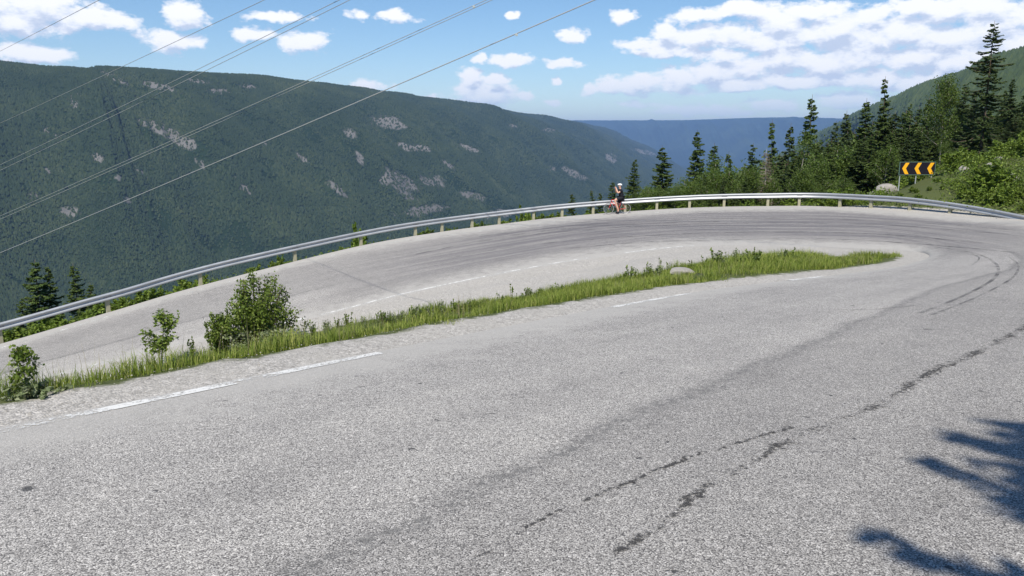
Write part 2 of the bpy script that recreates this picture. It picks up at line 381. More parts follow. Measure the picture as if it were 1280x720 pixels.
C_bend = np.array([6.9, 29.9])
stn = np.arange(NS)/SUB
bendf = np.clip((stn-6.6)/2.2, 0, 1)*np.clip((17.0-stn)/3.5, 0, 1); bendf = bendf*bendf*(3-2*bendf)
NC = 28
tt = np.linspace(0, 1, NC)
RV = O[:, None]*(1-tt)[None, :, None]+I[:, None]*tt[None, :, None]
rng = np.random.default_rng(7)
def fb(x, y, s, seed=0, oct=4):      # cheap smooth pseudo noise
    r = np.random.default_rng(seed); v = 0; a = 1; tot = 0
    for i in range(oct):
        for k in range(3):
            th = r.uniform(0, 6.28); ph = r.uniform(0, 6.28); f = s*(2**i)*r.uniform(.7, 1.3)
            v = v+a*np.sin((x*math.cos(th)+y*math.sin(th))*f+ph)
        tot += a*1.7; a *= .55
    return v/tot
RV[..., 2] += .02*fb(RV[..., 0], RV[..., 1], .5, 3)*np.sin(tt*math.pi)[None, :]
lane_uv = np.stack([np.broadcast_to(arc[:, None], (NS, NC)), (tt[None, :]-.5)*wid[:, None]], -1).reshape(-1, 2)
edge_uv = np.stack([(1-tt)[None, :]*wid[:, None], tt[None, :]*wid[:, None]], -1).reshape(-1, 2)
road = npmesh('road', RV, grid_faces(NS, NC)[:, ::-1], M['asphalt'], smooth=True, uv={'lane': lane_uv, 'edge': edge_uv}, attrs={'bend': np.broadcast_to(bendf[:, None], (NS, NC))})
tag(road, kind='structure')
def road_pt(s, d_in=None, d_out=None, dz=.004):
    """a point on the asphalt at station s, a distance from the inner or outer edge"""
    k = min(max(s*SUB, 0), NS-1.001); i = int(k); f = k-i
    o = O[i]*(1-f)+O[i+1]*f; n = I[i]*(1-f)+I[i+1]*f; W_ = np.linalg.norm((o-n)[:2])
    t = (1-d_in/W_) if d_in is not None else d_out/W_
    row = RV[i]*(1-f)+RV[i+1]*f; q = t*(NC-1); j = min(int(q), NC-2); g = q-j
    p = row[j]*(1-g)+row[j+1]*g; p = p.copy(); p[2] += dz; return p
def s_at_px(curve, px, lo, hi):
    k0, k1 = int(lo*SUB), int(hi*SUB); X, _ = proj(curve[k0:k1+1]); i = int(np.argmin(abs(X-px))); return (k0+i)/SUB
road_bvh = BVHTree.FromPolygons([Vector(v) for v in RV.reshape(-1, 3)], grid_faces(NS, NC).tolist())
# ------------------------------------------------------------------ outer terrain rings
Tn = np.gradient(O[:, :2], axis=0); Tn /= np.linalg.norm(Tn, axis=1)[:, None]
OUT = np.stack([Tn[:, 1], -Tn[:, 0]], 1)
for _ in range(30): OUT[1:-1] = (OUT[:-2]+OUT[1:-1]*2+OUT[2:])/4
OUT /= np.linalg.norm(OUT, axis=1)[:, None]
phi = np.degrees(np.unwrap(np.arctan2(OUT@D, OUT@N)))
phi = phi-360*np.round(phi[len(phi)//3]/360) if phi[len(phi)//3] > 200 else phi
s1 = np.interp(phi, [-30, 0, 30, 55, 68, 76, 84, 95, 110, 125, 180, 210], [.4, .4, .42, .40, .36, .18, -.02, -.24, -.45, -.55, -.6, -.6])
s1 = np.where(stn < 7, .4, s1)
ds = np.array([0, .25, .6, 1, 1.5, 2.2, 3, 4, 5, 6.5, 8, 10, 12, 14.5, 17, 20, 24, 29, 35, 43, 54, 70, 90, 120, 165, 230, 320, 450, 650, 900, 1200.])
XY = O[:, None, :2]+OUT[:, None]*ds[None, :, None]
up = s1[:, None]*16*(1-np.exp(-ds/16))[None, :]+.02*ds[None, :]
dn_ = s1[:, None]*np.where(ds < 60, ds, 60+(ds-60)*.62)[None, :]
Z = O[:, None, 2]+np.where(s1[:, None] > 0, up, dn_)
amp = np.clip((ds-.8)/6, 0, 1)[None, :]
Z = Z+amp*.55*fb(XY[..., 0], XY[..., 1], .35, 5)*np.clip(1+ds/60, 1, 3)[None, :]
Z[:, 0] = O[:, 2]; Z[:, 1] -= .03
HV = np.concatenate([XY, Z[..., None]], -1)
hill = npmesh('hillside_terrain', HV, grid_faces(NS, len(ds)), M['gravel'], smooth=True,
              attrs={'green': np.broadcast_to(np.clip((ds-.1)*1.1, 0, 1)[None, :], (NS, len(ds)))})
tag(hill, kind='structure')
hill_bvh = BVHTree.FromPolygons([Vector(v) for v in HV.reshape(-1, 3)], grid_faces(NS, len(ds)).tolist())
def ground_z(x, y, bvh=None):
    h = (bvh or hill_bvh).ray_cast(Vector((x, y, 900)), Vector((0, 0, -1)))
    return h[0].z if h[0] is not None else None
# ------------------------------------------------------------------ island inside the hairpin
KT = 8*SUB+SUB//2                     # the tip of the island
def offset_in(K, wd):
    T2 = np.gradient(I[:, :2], axis=0); T2 /= np.linalg.norm(T2, axis=1)[:, None]
    return np.stack([-T2[:, 1], T2[:, 0]], 1)*wd
bd = I.copy()
bpoly = bd[:, :2]
xs, ys = np.meshgrid(np.arange(-30, 22, .45), np.arange(-12, 36, .45)); pts = np.stack([xs.ravel(), ys.ravel()], 1)+rng.uniform(-.12, .12, (xs.size, 2))
def inside(P, poly):
    c = np.zeros(len(P), bool); n = len(poly)
    for i in range(n):
        a, b = poly[i], poly[(i+1) % n]
        cond = (a[1] > P[:, 1]) != (b[1] > P[:, 1])
        with np.errstate(divide='ignore', invalid='ignore'):
            xx = (b[0]-a[0])*(P[:, 1]-a[1])/(b[1]-a[1])+a[0]
        c ^= cond & (P[:, 0] < xx)
    return c
def edge_dist(P):
    dU = np.full(len(P), 1e9); zU = np.zeros(len(P)); dL = dU.copy(); zL = zU.copy()
    for s0, s1_, which in ((0, KT, 0), (KT, NS-1, 1)):
        for i in range(s0, s1_):
            a = I[i]; b = I[i+1]; ab = (b-a)[:2]; t = np.clip(((P-a[:2])@ab)/(ab@ab), 0, 1)
            q = a[:2]+t[:, None]*ab; d = np.linalg.norm(P-q, axis=1); z = a[2]+t*(b[2]-a[2])
            if which == 0: m_ = d < dU; dU = np.where(m_, d, dU); zU = np.where(m_, z, zU)
            else: m_ = d < dL; dL = np.where(m_, d, dL); zL = np.where(m_, z, zL)
    return dU, zU, dL, zL
GW = .82     # gravel strip beside the upper road
def isl_z(P):
    dU, zU, dL, zL = edge_dist(P); tot = dU+dL+1e-6; wv = dU/tot
    crest = np.clip((dU-.6)/1.2, 0, 1); crest = crest*crest*(3-2*crest)
    drop = zU-zL
    hold = np.clip(.75/tot, 0, .5)                          # level with the upper road, then a steep bank
    wq = np.clip((wv-hold)/(1-hold-.05), 0, 1); wq = 1-(1-wq)**1.7
    z = zU*(1-wq)+zL*wq+crest*np.clip(1.5-dU*.35, 0, 1)*.10*np.clip(drop, 0, 1.5)
    z += .06*fb(P[:, 0], P[:, 1], 1.6, 9)*np.clip(np.minimum(dU, dL)-.3, 0, 1)
    return z, dU, dL
ins = inside(pts, bpoly); pts = pts[ins]
_, dU0, dL0 = isl_z(pts); pts = pts[np.minimum(dU0, dL0) > .25]
allp = np.vstack([bpoly, pts])
edges = [(i, i+1) for i in range(NS-1)]+[(NS-1, 0)]
vo, eo, fo, *_ = delaunay_2d_cdt([Vector(p) for p in allp], edges, [list(range(NS))], 1, 1e-5)
vo = np.array([tuple(v) for v in vo]); zi, dU0, dL0 = isl_z(vo)
for i in range(len(vo)):
    if min(dU0[i], dL0[i]) < .01:
        j = int(np.argmin(((I[:, :2]-vo[i])**2).sum(1))); zi[i] = I[j, 2]
green = np.clip(np.minimum((dU0-GW+.35), (dL0-1.6)*.6)*1.2+.2, 0, 1)
gt_x = [-100, 0, 60, 150, 250, 330, 400, 480, 560, 640, 700, 760, 830, 880, 940, 1000, 1060, 1130]
gt_y = [482, 480, 474, 458, 440, 418, 408, 397, 386, 374, 362, 350, 338, 328, 324, 321, 321, 322]
gX, gY = proj(np.column_stack([vo, zi])); lim_ = np.interp(gX, gt_x, gt_y)
green = np.where(vo@D > 4, green*np.clip((gY-lim_)/3+.6, 0, 1), green)
isl = npmesh('road_verge', np.column_stack([vo, zi]), np.array([f for f in fo if len(f) == 3]), M['gravel'], smooth=True, attrs={'green': green})
tag(isl, kind='structure')
isl_bvh = BVHTree.FromPolygons([Vector((*v, z)) for v, z in zip(vo, zi)], [list(f) for f in fo])

# ------------------------------------------------------------------ painted edge lines and tyre marks: thin sheets on the road
def paint(name, wear):
    m, t, b = newmat(name); co = t.new('ShaderNodeTexCoord').outputs['Object']
    t.put(b.inputs['Base Color'], t.mix(t.noise(co, 30, 4), (.56, .555, .53), (.74, .735, .71)))
    n = t.math('ADD', t.math('MULTIPLY', t.noise(co, 30, 4, .7), .55), t.math('MULTIPLY', t.noise(co, 2.6, 3), .45))
    t.put(b.inputs['Alpha'], t.smooth(n, wear-.05, wear+.07)); return m
M['paint'] = paint('worn_road_paint', .47); M['paint_worn'] = paint('very_worn_road_paint', .53)
def decal(name, path, width, mat, dz=.005):
    P = np.array(path); T2 = np.gradient(P[:, :2], axis=0); T2 /= np.linalg.norm(T2, axis=1)[:, None]; nn = np.stack([-T2[:, 1], T2[:, 0]], 1)
    wd = np.broadcast_to(np.asarray(width, float), (len(P),))[:, None]/2
    A = P.copy(); B = P.copy(); A[:, :2] += nn*wd; B[:, :2] -= nn*wd
    for Q in (A, B):
        for q in Q:
            h = road_bvh.ray_cast(Vector((q[0], q[1], 60)), Vector((0, 0, -1)))
            if h[0] is not None: q[2] = h[0].z+dz
    V = np.stack([A, B], 1).reshape(-1, 3)
    return tag(npmesh(name, V, grid_faces(len(P), 2), mat), kind='structure')
def line_in(s0, s1, d, width, mat, outer=False):
    n = max(6, int((s1-s0)*24))
    pts_ = [road_pt(s, d_in=None if outer else d, d_out=d if outer else None) for s in np.linspace(s0, s1, n)]
    decal('road_marking', pts_, width, mat)
f_ = lambda px: s_at_px(I, px, 2.5, 8)
line_in(f_(150), f_(463), .12, .14, M['paint']); line_in(2.6, f_(135), .12, .13, M['paint_worn'])
line_in(f_(755), f_(855), .12, .15, M['paint']); line_in(f_(980), f_(1022), .12, .17, M['paint'])
g_ = lambda px: s_at_px(I, px, 10, 20)
line_in(g_(870), g_(782), .25, .14, M['paint']); line_in(g_(735), g_(400), .25, .13, M['paint']); line_in(g_(395), 20, .25, .14, M['paint_worn'])
line_in(15.2, 20, .75, .10, M['paint_worn'], True); line_in(9.2, 15.0, 1.3, .13, M['paint_worn'], True)
def rubber(name, lo):
    m, t, b = newmat(name); co = t.new('ShaderNodeTexCoord').outputs['Object']
    b.inputs['Base Color'].default_value = (.06, .058, .065, 1)
    t.put(b.inputs['Alpha'], t.math('MULTIPLY', t.smooth(t.noise(co, 1.2, 6, .7), lo, lo+.3), .5)); return m
M['rubber'] = rubber('tyre_rubber', .36)
for poly, wd in (([(1150, 392), (1200, 372), (1238, 352), (1248, 338), (1240, 326), (1215, 316), (1170, 309)], .07),
                 ([(1165, 394), (1218, 373), (1262, 350), (1273, 333), (1262, 322)], .05),
                 ([(1185, 313), (1212, 317), (1224, 323), (1216, 331)], .05),
                 ([(1000, 384), (1060, 388), (1120, 385), (1170, 378)], .04),
                 ([(690, 312), (730, 309), (800, 303), (900, 300), (1040, 299), (1160, 306), (1270, 316)], .12),
                 ([(560, 323), (640, 309), (720, 301), (820, 294), (960, 290), (1100, 293), (1240, 305)], .14),
                 ([(520, 318), (600, 302), (700, 290), (820, 282), (960, 279), (1100, 281), (1260, 293)], .13),
                 ([(600, 296), (700, 284), (820, 276), (960, 273), (1120, 277), (1270, 288)], .10),
                 ([(640, 294), (700, 287), (800, 280), (900, 277)], .16)):
    W3 = []
    for q in catmull(np.array(poly, float), 8):
        d = ray(*q); h = road_bvh.ray_cast(Vector((0, 0, EYE)), Vector(d).normalized())
        if h[0] is not None: W3.append(tuple(h[0]))
    if len(W3) > 4: decal('tyre_mark', W3, wd, M['rubber'], .009)

def crackmat():
    m, t, b = newmat('road_crack'); co = t.new('ShaderNodeTexCoord').outputs['Object']
    b.inputs['Base Color'].default_value = (.05, .048, .047, 1); b.inputs['Roughness'].default_value = 1
    e = t.new('ShaderNodeUVMap'); e.uv_map = 'across'; u, v, _ = t.sep(e.outputs[0])
    n = t.math('ADD', t.math('MULTIPLY', t.noise(co, 26, 6, .75), .74), t.math('MULTIPLY', t.noise(co, 2.6, 3), .26))
    t.put(b.inputs['Alpha'], t.math('MULTIPLY', t.smooth(t.math('SUBTRACT', n, t.math('MULTIPLY', t.math('POWER', t.math('ABSOLUTE', v), 1.6), .17)), .475, .54), .72)); return m
M['crack'] = crackmat()
for poly, w0, w1 in (([(768, 692), (835, 650), (880, 612), (960, 566), (1000, 545), (1062, 520), (1110, 499), (1165, 466), (1222, 440), (1290, 402)], .11, .26),
                     ([(590, 702), (680, 648), (750, 618), (800, 598), (860, 572), (908, 558), (990, 534)], .045, .085)):
    W3 = []
    jj = np.random.default_rng(int(w0*1000))
    for q in catmull(np.array(poly, float), 10):
        h = road_bvh.ray_cast(Vector((0, 0, EYE)), Vector(ray(q[0], q[1])).normalized())
        if h[0] is not None: W3.append(tuple(np.array(h[0])+np.array([jj.normal(0, .003*h[0].y), 0, 0])))
    decal('road_crack', W3, np.linspace(w0, w1, len(W3)), M['crack'], .0045)
    me = bpy.data.objects[[o.name for o in bpy.data.objects if o.name.startswith('road_crack')][-1]].data
    ul = me.uv_layers.new(name='across'); vi = np.zeros(len(me.loops), np.int32); me.loops.foreach_get('vertex_index', vi)
    ul.data.foreach_set('uv', np.stack([vi//2*.1, np.where(vi % 2 == 0, -1., 1.)], -1).astype(np.float32).ravel())

# ------------------------------------------------------------------ mountains
SCREE = [ # px, py, half length, half width, angle of long axis (degrees, down to the right)
 (146,98,22,5,22),(198,108,24,5,14),(250,102,26,4,8),(88,127,13,5,35),(95,118,6,7,70),(205,165,44,8,28),(235,180,16,7,30),(302,232,20,6,42),(437,167,14,6,28),(122,197,14,6,28),(88,265,17,6,10),(158,250,9,5,30),
 (484,153,30,8,10),(513,184,30,5,8),(500,225,28,10,28),(486,222,10,18,70),(540,228,22,9,8),(530,263,40,7,-8),(620,268,30,6,-5),(687,163,12,3,5),(764,198,9,7,20),(716,216,20,5,25),(690,212,8,4,10),(805,190,20,3,12),(270,114,20,4,6),(310,108,14,3,10),(60,215,9,4,40),(345,262,10,5,40),(640,158,8,3,10),(148,222,7,4,30),(560,205,14,4,30),(60,165,18,4,30),(35,240,14,5,50),(380,200,16,4,35),(420,235,18,5,40),(330,180,14,4,30),(585,185,18,4,20),(450,200,12,5,60),(505,240,26,7,35),(590,245,20,5,10),(250,205,14,4,45),(175,215,14,4,40)]
def scree_mask(V):
    X, Y = proj(V); m = np.zeros(len(V))
    for (px, py, a, b, an) in SCREE:
        c, s = math.cos(R(an)), math.sin(R(an)); dx_, dy_ = X-px, Y-py
        m = np.maximum(m, np.exp(-(((dx_*c+dy_*s)/a)**2+((-dx_*s+dy_*c)/b)**2)*.9))
    return m
def fbm(x, y, s, seed, oct=6): return fb(x, y, s, seed, oct)
def slope_mesh(name, ridge, foot, nu, nv, mat, relief, seed, back=600, scree=False, curve=1.0, edge_noise=10):
    Rg = catmull(ridge, max(4, nu//(len(ridge)-1))); Ft = catmull(foot, max(4, nu//(len(foot)-1))); nu = len(Rg)
    v = np.concatenate([np.linspace(0, 1, nv), 1+np.linspace(.05, 1, 6)])
    vc = np.clip(v, 0, 1)
    P = Ft[:, None]*(1-vc)[None, :, None]+Rg[:, None]*vc[None, :, None]
    prof = np.where(v < 1, np.sin(np.clip(v, 0, 1)*math.pi/2*.98)**curve, 1)
    P[..., 2] = Ft[:, None, 2]+(Rg[:, None, 2]-Ft[:, None, 2])*prof[None, :]
    bdir = (Rg-Ft); bdir[:, 2] = 0; bdir /= np.linalg.norm(bdir, axis=1)[:, None]
    ext = np.clip(v-1, 0, 1)*back
    P[..., :2] += bdir[:, None, :2]*ext[None, :, None]; P[..., 2] -= ext[None, :]*.06
    env = (np.sin(np.clip(v, 0, 1)*math.pi)[None, :]**.7)*np.clip((1-v)[None, :]*2.2, 0, 1)
    uu = np.linspace(0, 1, nu)[:, None]*np.linalg.norm(np.diff(Rg, axis=0), axis=1).sum()
    gully = fbm(uu*np.ones_like(v)[None, :], v[None, :]*160+0*uu, .009, seed, 5)
    P[..., 2] += env*relief*(.8*gully+.6*fbm(P[..., 0], P[..., 1], .004, seed+1, 5))
    P[..., 2] += edge_noise*fbm(P[..., 0], P[..., 1], .003, seed+2, 3)*(v[None, :] > .6)*np.clip((v[None, :]-.6)*2.5, 0, 1)
    F = grid_faces(nu, len(v))
    at_ = {'scree': scree_mask(P.reshape(-1, 3))} if scree else None
    o = npmesh(name, P, F, mat, smooth=True, attrs=at_); tag(o, kind='structure')
    return P, o
def rpt(px, py, Y): return at(px, py, Y)
FL = -400+EYE
L_ridge = [(-3300, -600, 300), (-2500, 800, 262), rpt(0, 81, 2250), rpt(140, 84, 2480), rpt(300, 97, 2850), rpt(400, 108, 3300), rpt(480, 117, 3900), rpt(561, 130, 4850), rpt(610, 139, 6000), rpt(660, 149, 7600), rpt(690, 152, 9000), rpt(722, 160, 9900)]
L_foot = [(-2300, -1200, FL), (-1500, 100, FL), (-880, 1450, FL), (-640, 1750, FL), (-250, 2200, FL), (100, 2750, FL), (420, 3500, FL), (820, 4500, FL), (1200, 5600, FL), (1620, 7300, FL), (1950, 8600, FL), (2250, 9700, FL)]
PL, left_mtn = slope_mesh('left_mountain', L_ridge, L_foot, 480, 170, M['mountain'], 85, 11, 900, True)
F_ridge = [rpt(300, 150, 19500), rpt(560, 150, 19000), rpt(700, 150.5, 18000), rpt(800, 150.5, 17500), rpt(860, 150, 17000), rpt(930, 147.5, 16000), rpt(1000, 146.5, 15500), rpt(1060, 148, 15000), rpt(1200, 146, 14500), rpt(1400, 140, 14000)]
F_foot = [(-3000, 14500, FL), (-500, 14500, FL), (1200, 14000, FL), (2600, 13400, FL), (3400, 13000, FL), (4300, 12000, FL), (5200, 11500, FL), (6000, 11000, FL), (8000, 10500, FL), (10500, 10000, FL)]
PF, far_mtn = slope_mesh('far_mountain', F_ridge, F_foot, 360, 70, M['far'], 110, 35, 2500, False, 1., 5)
R_ridge = [rpt(930, 214, 4700), rpt(985, 188, 4200), rpt(1024, 169, 3600), rpt(1060, 151, 3000), rpt(1100, 132, 2500), rpt(1150, 112, 2150), rpt(1200, 100, 1950), rpt(1280, 76, 1750), rpt(1400, 40, 1550), rpt(1700, -40, 1350)]
R_foot = [(1300, 4300, FL), (1330, 3900, FL), (1300, 3300, FL+20), (1180, 2700, -340), (980, 2100, -230), (800, 1600, -140), (620, 1200, -75), (520, 900, -20), (470, 600, 0), (480, 300, 12)]
PR, right_mtn = slope_mesh('right_mountain', R_ridge, R_foot, 200, 110, M['mountain'], 26, 51, 700)
# valley floor
gx = np.linspace(-9000, 14000, 60); gy = np.linspace(-1500, 26000, 70); GX, GY = np.meshgrid(gx, gy, indexing='ij')
vf = npmesh('valley_floor', np.stack([GX, GY, FL+8*fb(GX, GY, .002, 4)-4], -1), grid_faces(60, 70), M['far'], smooth=True); tag(vf, kind='structure')

def cones(pos, h, r, rs, sides=5):
    n = len(pos); a = np.arange(sides)*2*math.pi/sides+rs.uniform(0, 6.28, n)[:, None]
    rr = r[:, None]*rs.uniform(.75, 1.25, (n, sides))
    B = np.stack([pos[:, 0, None]+rr*np.cos(a), pos[:, 1, None]+rr*np.sin(a), np.broadcast_to(pos[:, 2, None]+h[:, None]*.02, rr.shape)], -1)
    T_ = pos+np.stack([rs.normal(0, .03, n)*h, rs.normal(0, .03, n)*h, h], -1)
    V = np.concatenate([B, T_[:, None]], 1).reshape(-1, 3); b0 = np.arange(n)[:, None]*(sides+1)
    F = np.stack([b0+np.arange(sides), b0+(np.arange(sides)+1) % sides, np.broadcast_to(b0+sides, (n, sides))], -1).reshape(-1, 3)
    return V, F
def forest_on(name, P, count, h0, mat, seed, nearpow=1.6, vmax=1.0, scree=False, label='', clump=.003):
    rs = np.random.default_rng(seed); nu, nv = P.shape[:2]
    Cc = (P[:-1, :-1]+P[1:, 1:])/2; ar = np.linalg.norm(np.cross(P[1:, :-1]-P[:-1, :-1], P[:-1, 1:]-P[:-1, :-1]), axis=-1)
    dist = np.linalg.norm(Cc, axis=-1); X, Y = proj(Cc)
    wt = ar/np.maximum(dist, 500)**nearpow; wt = wt*((X > -120) & (X < 1400) & (Cc[..., 1] > 100)); wt[:, int(nv*vmax):] *= .3
    wt = (wt/wt.sum()).ravel(); cell = rs.choice(wt.size, count, p=wt); i, j = np.unravel_index(cell, (nu-1, nv-1)); a, b = rs.random(count), rs.random(count)
    q = (P[i, j]*((1-a)*(1-b))[:, None]+P[i+1, j]*(a*(1-b))[:, None]+P[i, j+1]*((1-a)*b)[:, None]+P[i+1, j+1]*(a*b)[:, None])
    if scree:
        m_ = scree_mask(q)+.8*fb(q[:, 0], q[:, 1], .03, 77); keep = (m_ < .46)|(rs.random(count) < .22); q = q[keep]
    d = np.linalg.norm(q, axis=1)
    cl = fb(q[:, 0], q[:, 1], clump*3, seed+3)
    h = h0*rs.uniform(.45, 1.35, len(q))*(1+.18*cl)*np.clip(d/2600, 1, 2.2)**.6; r = h*rs.uniform(.3, .62, len(q))
    V, F = cones(q, h, r, rs)
    return tag(npmesh(name, V, F, mat), label, 'forest', kind='stuff')
forest_on('mountain_forest', PL, 480000, 6.2, M['foresttrees'], 1, 1.7, scree=True, label='dark spruce forest covering the long mountain side across the valley')
forest_on('hillside_forest', PR, 60000, 11, M['righttrees'], 2, 1.2, label='green spruce forest on the slope rising at the far right')
# ------------------------------------------------------------------ plants
def quads(C, A, B):
    """one four-cornered leaf per centre, half axes A and B"""
    V = np.stack([C-A, C-B*.9+A*.1, C+A, C+B*.9+A*.1], 1).reshape(-1, 3)
    return V, np.arange(len(V), dtype=np.int32).reshape(-1, 4)
def rand_dirs(rs, n, zb=0):
    v = rs.normal(size=(n, 3)); v[:, 2] += zb; return v/np.linalg.norm(v, axis=1)[:, None]
def leaves(rs, C, size, aspect=.55, zb=.5, jitter=.35):
    n = len(C); nrm = rand_dirs(rs, n, zb); t_ = rand_dirs(rs, n); A = np.cross(nrm, t_); A /= np.linalg.norm(A, axis=1)[:, None]; B = np.cross(nrm, A)
    s = size*rs.uniform(1-jitter, 1+jitter, n)[:, None]/2
    return quads(C, A*s, B*s*aspect)
def spruce(seed, h=10., w=2.2, dens=1., top_bare=0., gaps=.1, droop=.35, trunk_r=.11, mat='needles', bark='bark', base=.08, shape=.85, leafy=True, spr=.29):
    """returns an Empty with trunk (stem and limbs) and crown"""
    rs = np.random.default_rng(seed); mb = MB()
    lean = rs.normal(0, .012, 2)*h
    zz = np.linspace(0, 1, 9); path = np.stack([lean[0]*zz**2, lean[1]*zz**2, zz*h], -1)
    mb.tube(path, trunk_r*(1-zz*.93)*h/10, 7)
    cs, As, Bs = [], [], []
    z = base*h
    while z < h*.985:
        f = z/h; env = (1-f)**shape
        L0 = w*.5*env+.06*(1-f)+.05
        if top_bare and f > top_bare: L0 = max(L0, .10)*rs.uniform(.8, 1.5)
        nb = rs.integers(5, 8)
        for k in range(nb):
            if rs.random() < gaps: continue
            az_ = rs.uniform(0, 6.283); L = L0*rs.uniform(.6, 1.25)
            if rs.random() < .08: L *= 1.3
            zb = z+rs.uniform(-.12, .12)
            u = np.array([math.cos(az_), math.sin(az_), 0]); sd = np.array([-u[1], u[0], 0])
            dr = droop*(1.1-.9*f)*rs.uniform(.7, 1.3)
            ts = np.array([0, .35, .7, 1.]); q = np.array([path[0, 0]*0+lean[0]*f*f, lean[1]*f*f, zb])
            pts_ = q+u*(ts*L)[:, None]+np.array([0, 0, 1.])*(L*(-dr*np.sin(ts*2.1)*.9+.16*ts**2))[:, None]
            if L > .35 or not leafy: mb.tube(pts_, np.array([.022, .015, .009, .003])*max(.5, L)*1.1, 3)
            n = int((12+L*52)*dens*(1 if leafy else .25))
            tq = rs.beta(1.5, 1.15, n)
            pc = q+u*(tq*L)[:, None]; pc[:, 2] += L*(-dr*np.sin(tq*2.1)*.9+.16*tq**2)
            side = rs.choice([-1, 1], n)*rs.uniform(.25, 1, n); sp = spr*rs.uniform(.6, 1.3, n)*(.55+.6*(1-tq))*min(1, .45+L*.55)
            A = (u*.65+sd*side[:, None]); A[:, 2] -= rs.uniform(.1, .75, n); A /= np.linalg.norm(A, axis=1)[:, None]
            Bv = np.cross(A, rand_dirs(rs, n, 1.2)); Bv /= np.linalg.norm(Bv, axis=1)[:, None]
            cs.append(pc+A*(sp*.45)[:, None]); As.append(A*(sp*.6)[:, None]); Bs.append(Bv*((sp*.21+.014) if leafy else sp*.06)[:, None])
        z += rs.uniform(.16, .30)*(.75+.5*(1-f))*h/10*1.05
    V, F = quads(np.vstack(cs), np.vstack(As), np.vstack(Bs))
    root = empty('spruce_tree'); mb.build('trunk', M[bark], root, True); npmesh('crown', V, F, M[mat], root)
    return root
def broadleaf(seed, h=5., w=3., n=8600, leaf=.10, mat='birchleaf', bark='palebark', name='birch_tree', low=.25, lobes=26):
    rs = np.random.default_rng(seed); mb = MB()
    zz = np.linspace(0, 1, 7); lean = rs.normal(0, .05, 2)*h
    tr = np.stack([lean[0]*zz**1.5, lean[1]*zz**1.5, zz*h*.93], -1); mb.tube(tr, .055*h/5*(1-zz*.85), 6)
    C = []
    for i in range(lobes):
        f = low+(1-low)*rs.random()**.85; az_ = rs.uniform(0, 6.283); rr = w/2*math.sin(min(1, (1.02-f)/(1-low)*1.25+.12)*math.pi/2)*rs.uniform(.45, 1.)
        b = np.array([lean[0]*f**1.5, lean[1]*f**1.5, max(.1, f-.14)*h*.93]); e_ = np.array([b[0]+rr*math.cos(az_), b[1]+rr*math.sin(az_), f*h])
        mid_ = (b+e_)/2+np.array([0, 0, -.05*h*.2]); mb.tube([b, mid_, e_], [.016*h/5, .011*h/5, .004], 4)
        m = max(20, int(n/lobes*rs.uniform(.5, 1.5))); s = rs.uniform(.14, .25)*w/2
        tt_ = rs.uniform(.35, 1.1, m)[:, None]
        C.append(b+(e_-b)*tt_+rand_dirs(rs, m)*(rs.random(m)**.5)[:, None]*np.array([s, s, s*.75])*1.9)
    V, F = leaves(rs, np.vstack(C), leaf, .6, .6)
    root = empty(name); mb.build('trunk', M[bark], root, True); npmesh('crown', V, F, M[mat], root)
    return root
def bush(seed, h=1., w=1.2, stems=26, per=150, leaf=.045, mat='bushleaf', name='bush', spread=.55, wood='bark', upright=.6):
    """many stems from one foot, leaves set along each"""
    rs = np.random.default_rng(seed); mb = MB(); C = []
    for i in range(stems):
        az_ = rs.uniform(0, 6.283); rr = w/2*math.sqrt(rs.random())*rs.uniform(.75, 1.1); hh = h*(1-upright*(rr/(w/2))**2*.75)*rs.uniform(.62, 1.08)
        b = np.array([rr*.18*math.cos(az_), rr*.18*math.sin(az_), -.03]); e_ = np.array([rr*math.cos(az_), rr*math.sin(az_), hh]); k = b*.4+e_*.6; k[2] = hh*.5; k[:2] *= spread+.35
        ts = np.linspace(0, 1, 6)[:, None]; pth = (1-ts)**2*b+2*ts*(1-ts)*k+ts**2*e_; mb.tube(pth, np.linspace(.011, .003, 6)*max(.35, h), 4)
        m = int(per*rs.uniform(.6, 1.3)); t2 = rs.beta(1.6, 1.0, m)[:, None]; q = (1-t2)**2*b+2*t2*(1-t2)*k+t2**2*e_
        C.append(q+rs.normal(0, 1, (m, 3))*.065*np.array([w, w, h])*(1.15-t2*.75))
    C = np.vstack(C); C = C[C[:, 2] > .01]
    V, F = leaves(rs, C, leaf, .62, .7)
    root = empty(name); mb.build('stems', M[wood], root); npmesh('foliage', V, F, M[mat], root)
    return root
class Pool:
    """first use hands out the thing itself, then copies of it and its parts"""
    def __init__(s, protos): s.p = protos; s.used = [False]*len(protos)
    def get(s, i, loc, rz, sc_, label, cat, group):
        i = i % len(s.p); o = s.p[i] if not s.used[i] else copy_tree(s.p[i]); s.used[i] = True
        o.location = [float(c) for c in loc]; o.rotation_euler = (0, 0, rz); o.scale = sc_ if hasattr(sc_, '__len__') else (sc_,)*3
        for k in ('label', 'category', 'group'):
            if k in o: del o[k]
        return tag(o, label, cat, group)
    def drop_unused(s):
        for o, u in zip(s.p, s.used):
            if not u:
                for c in list(o.children): bpy.data.objects.remove(c)
                bpy.data.objects.remove(o)
rs = np.random.default_rng(99)
H0 = 10.
SP = [spruce(101, H0, 3.3, 1.0, droop=.42), spruce(102, H0, 2.7, 1.05, gaps=.18, droop=.5), spruce(103, H0, 3.9, .95, gaps=.05), spruce(104, H0, 2.2, 1.1, gaps=.2, droop=.55, shape=.7),
      spruce(105, H0, 3.4, 1, mat='needles_dark', gaps=.15, droop=.45), spruce(106, H0, 2.8, 1, mat='needles_dark', gaps=.25, shape=.75)]
spool = Pool(SP)
DEC = [broadleaf(201, 5, 3.2), broadleaf(202, 5, 2.4, 7000), broadleaf(203, 5, 3.8, 10000)]
dpool = Pool(DEC)
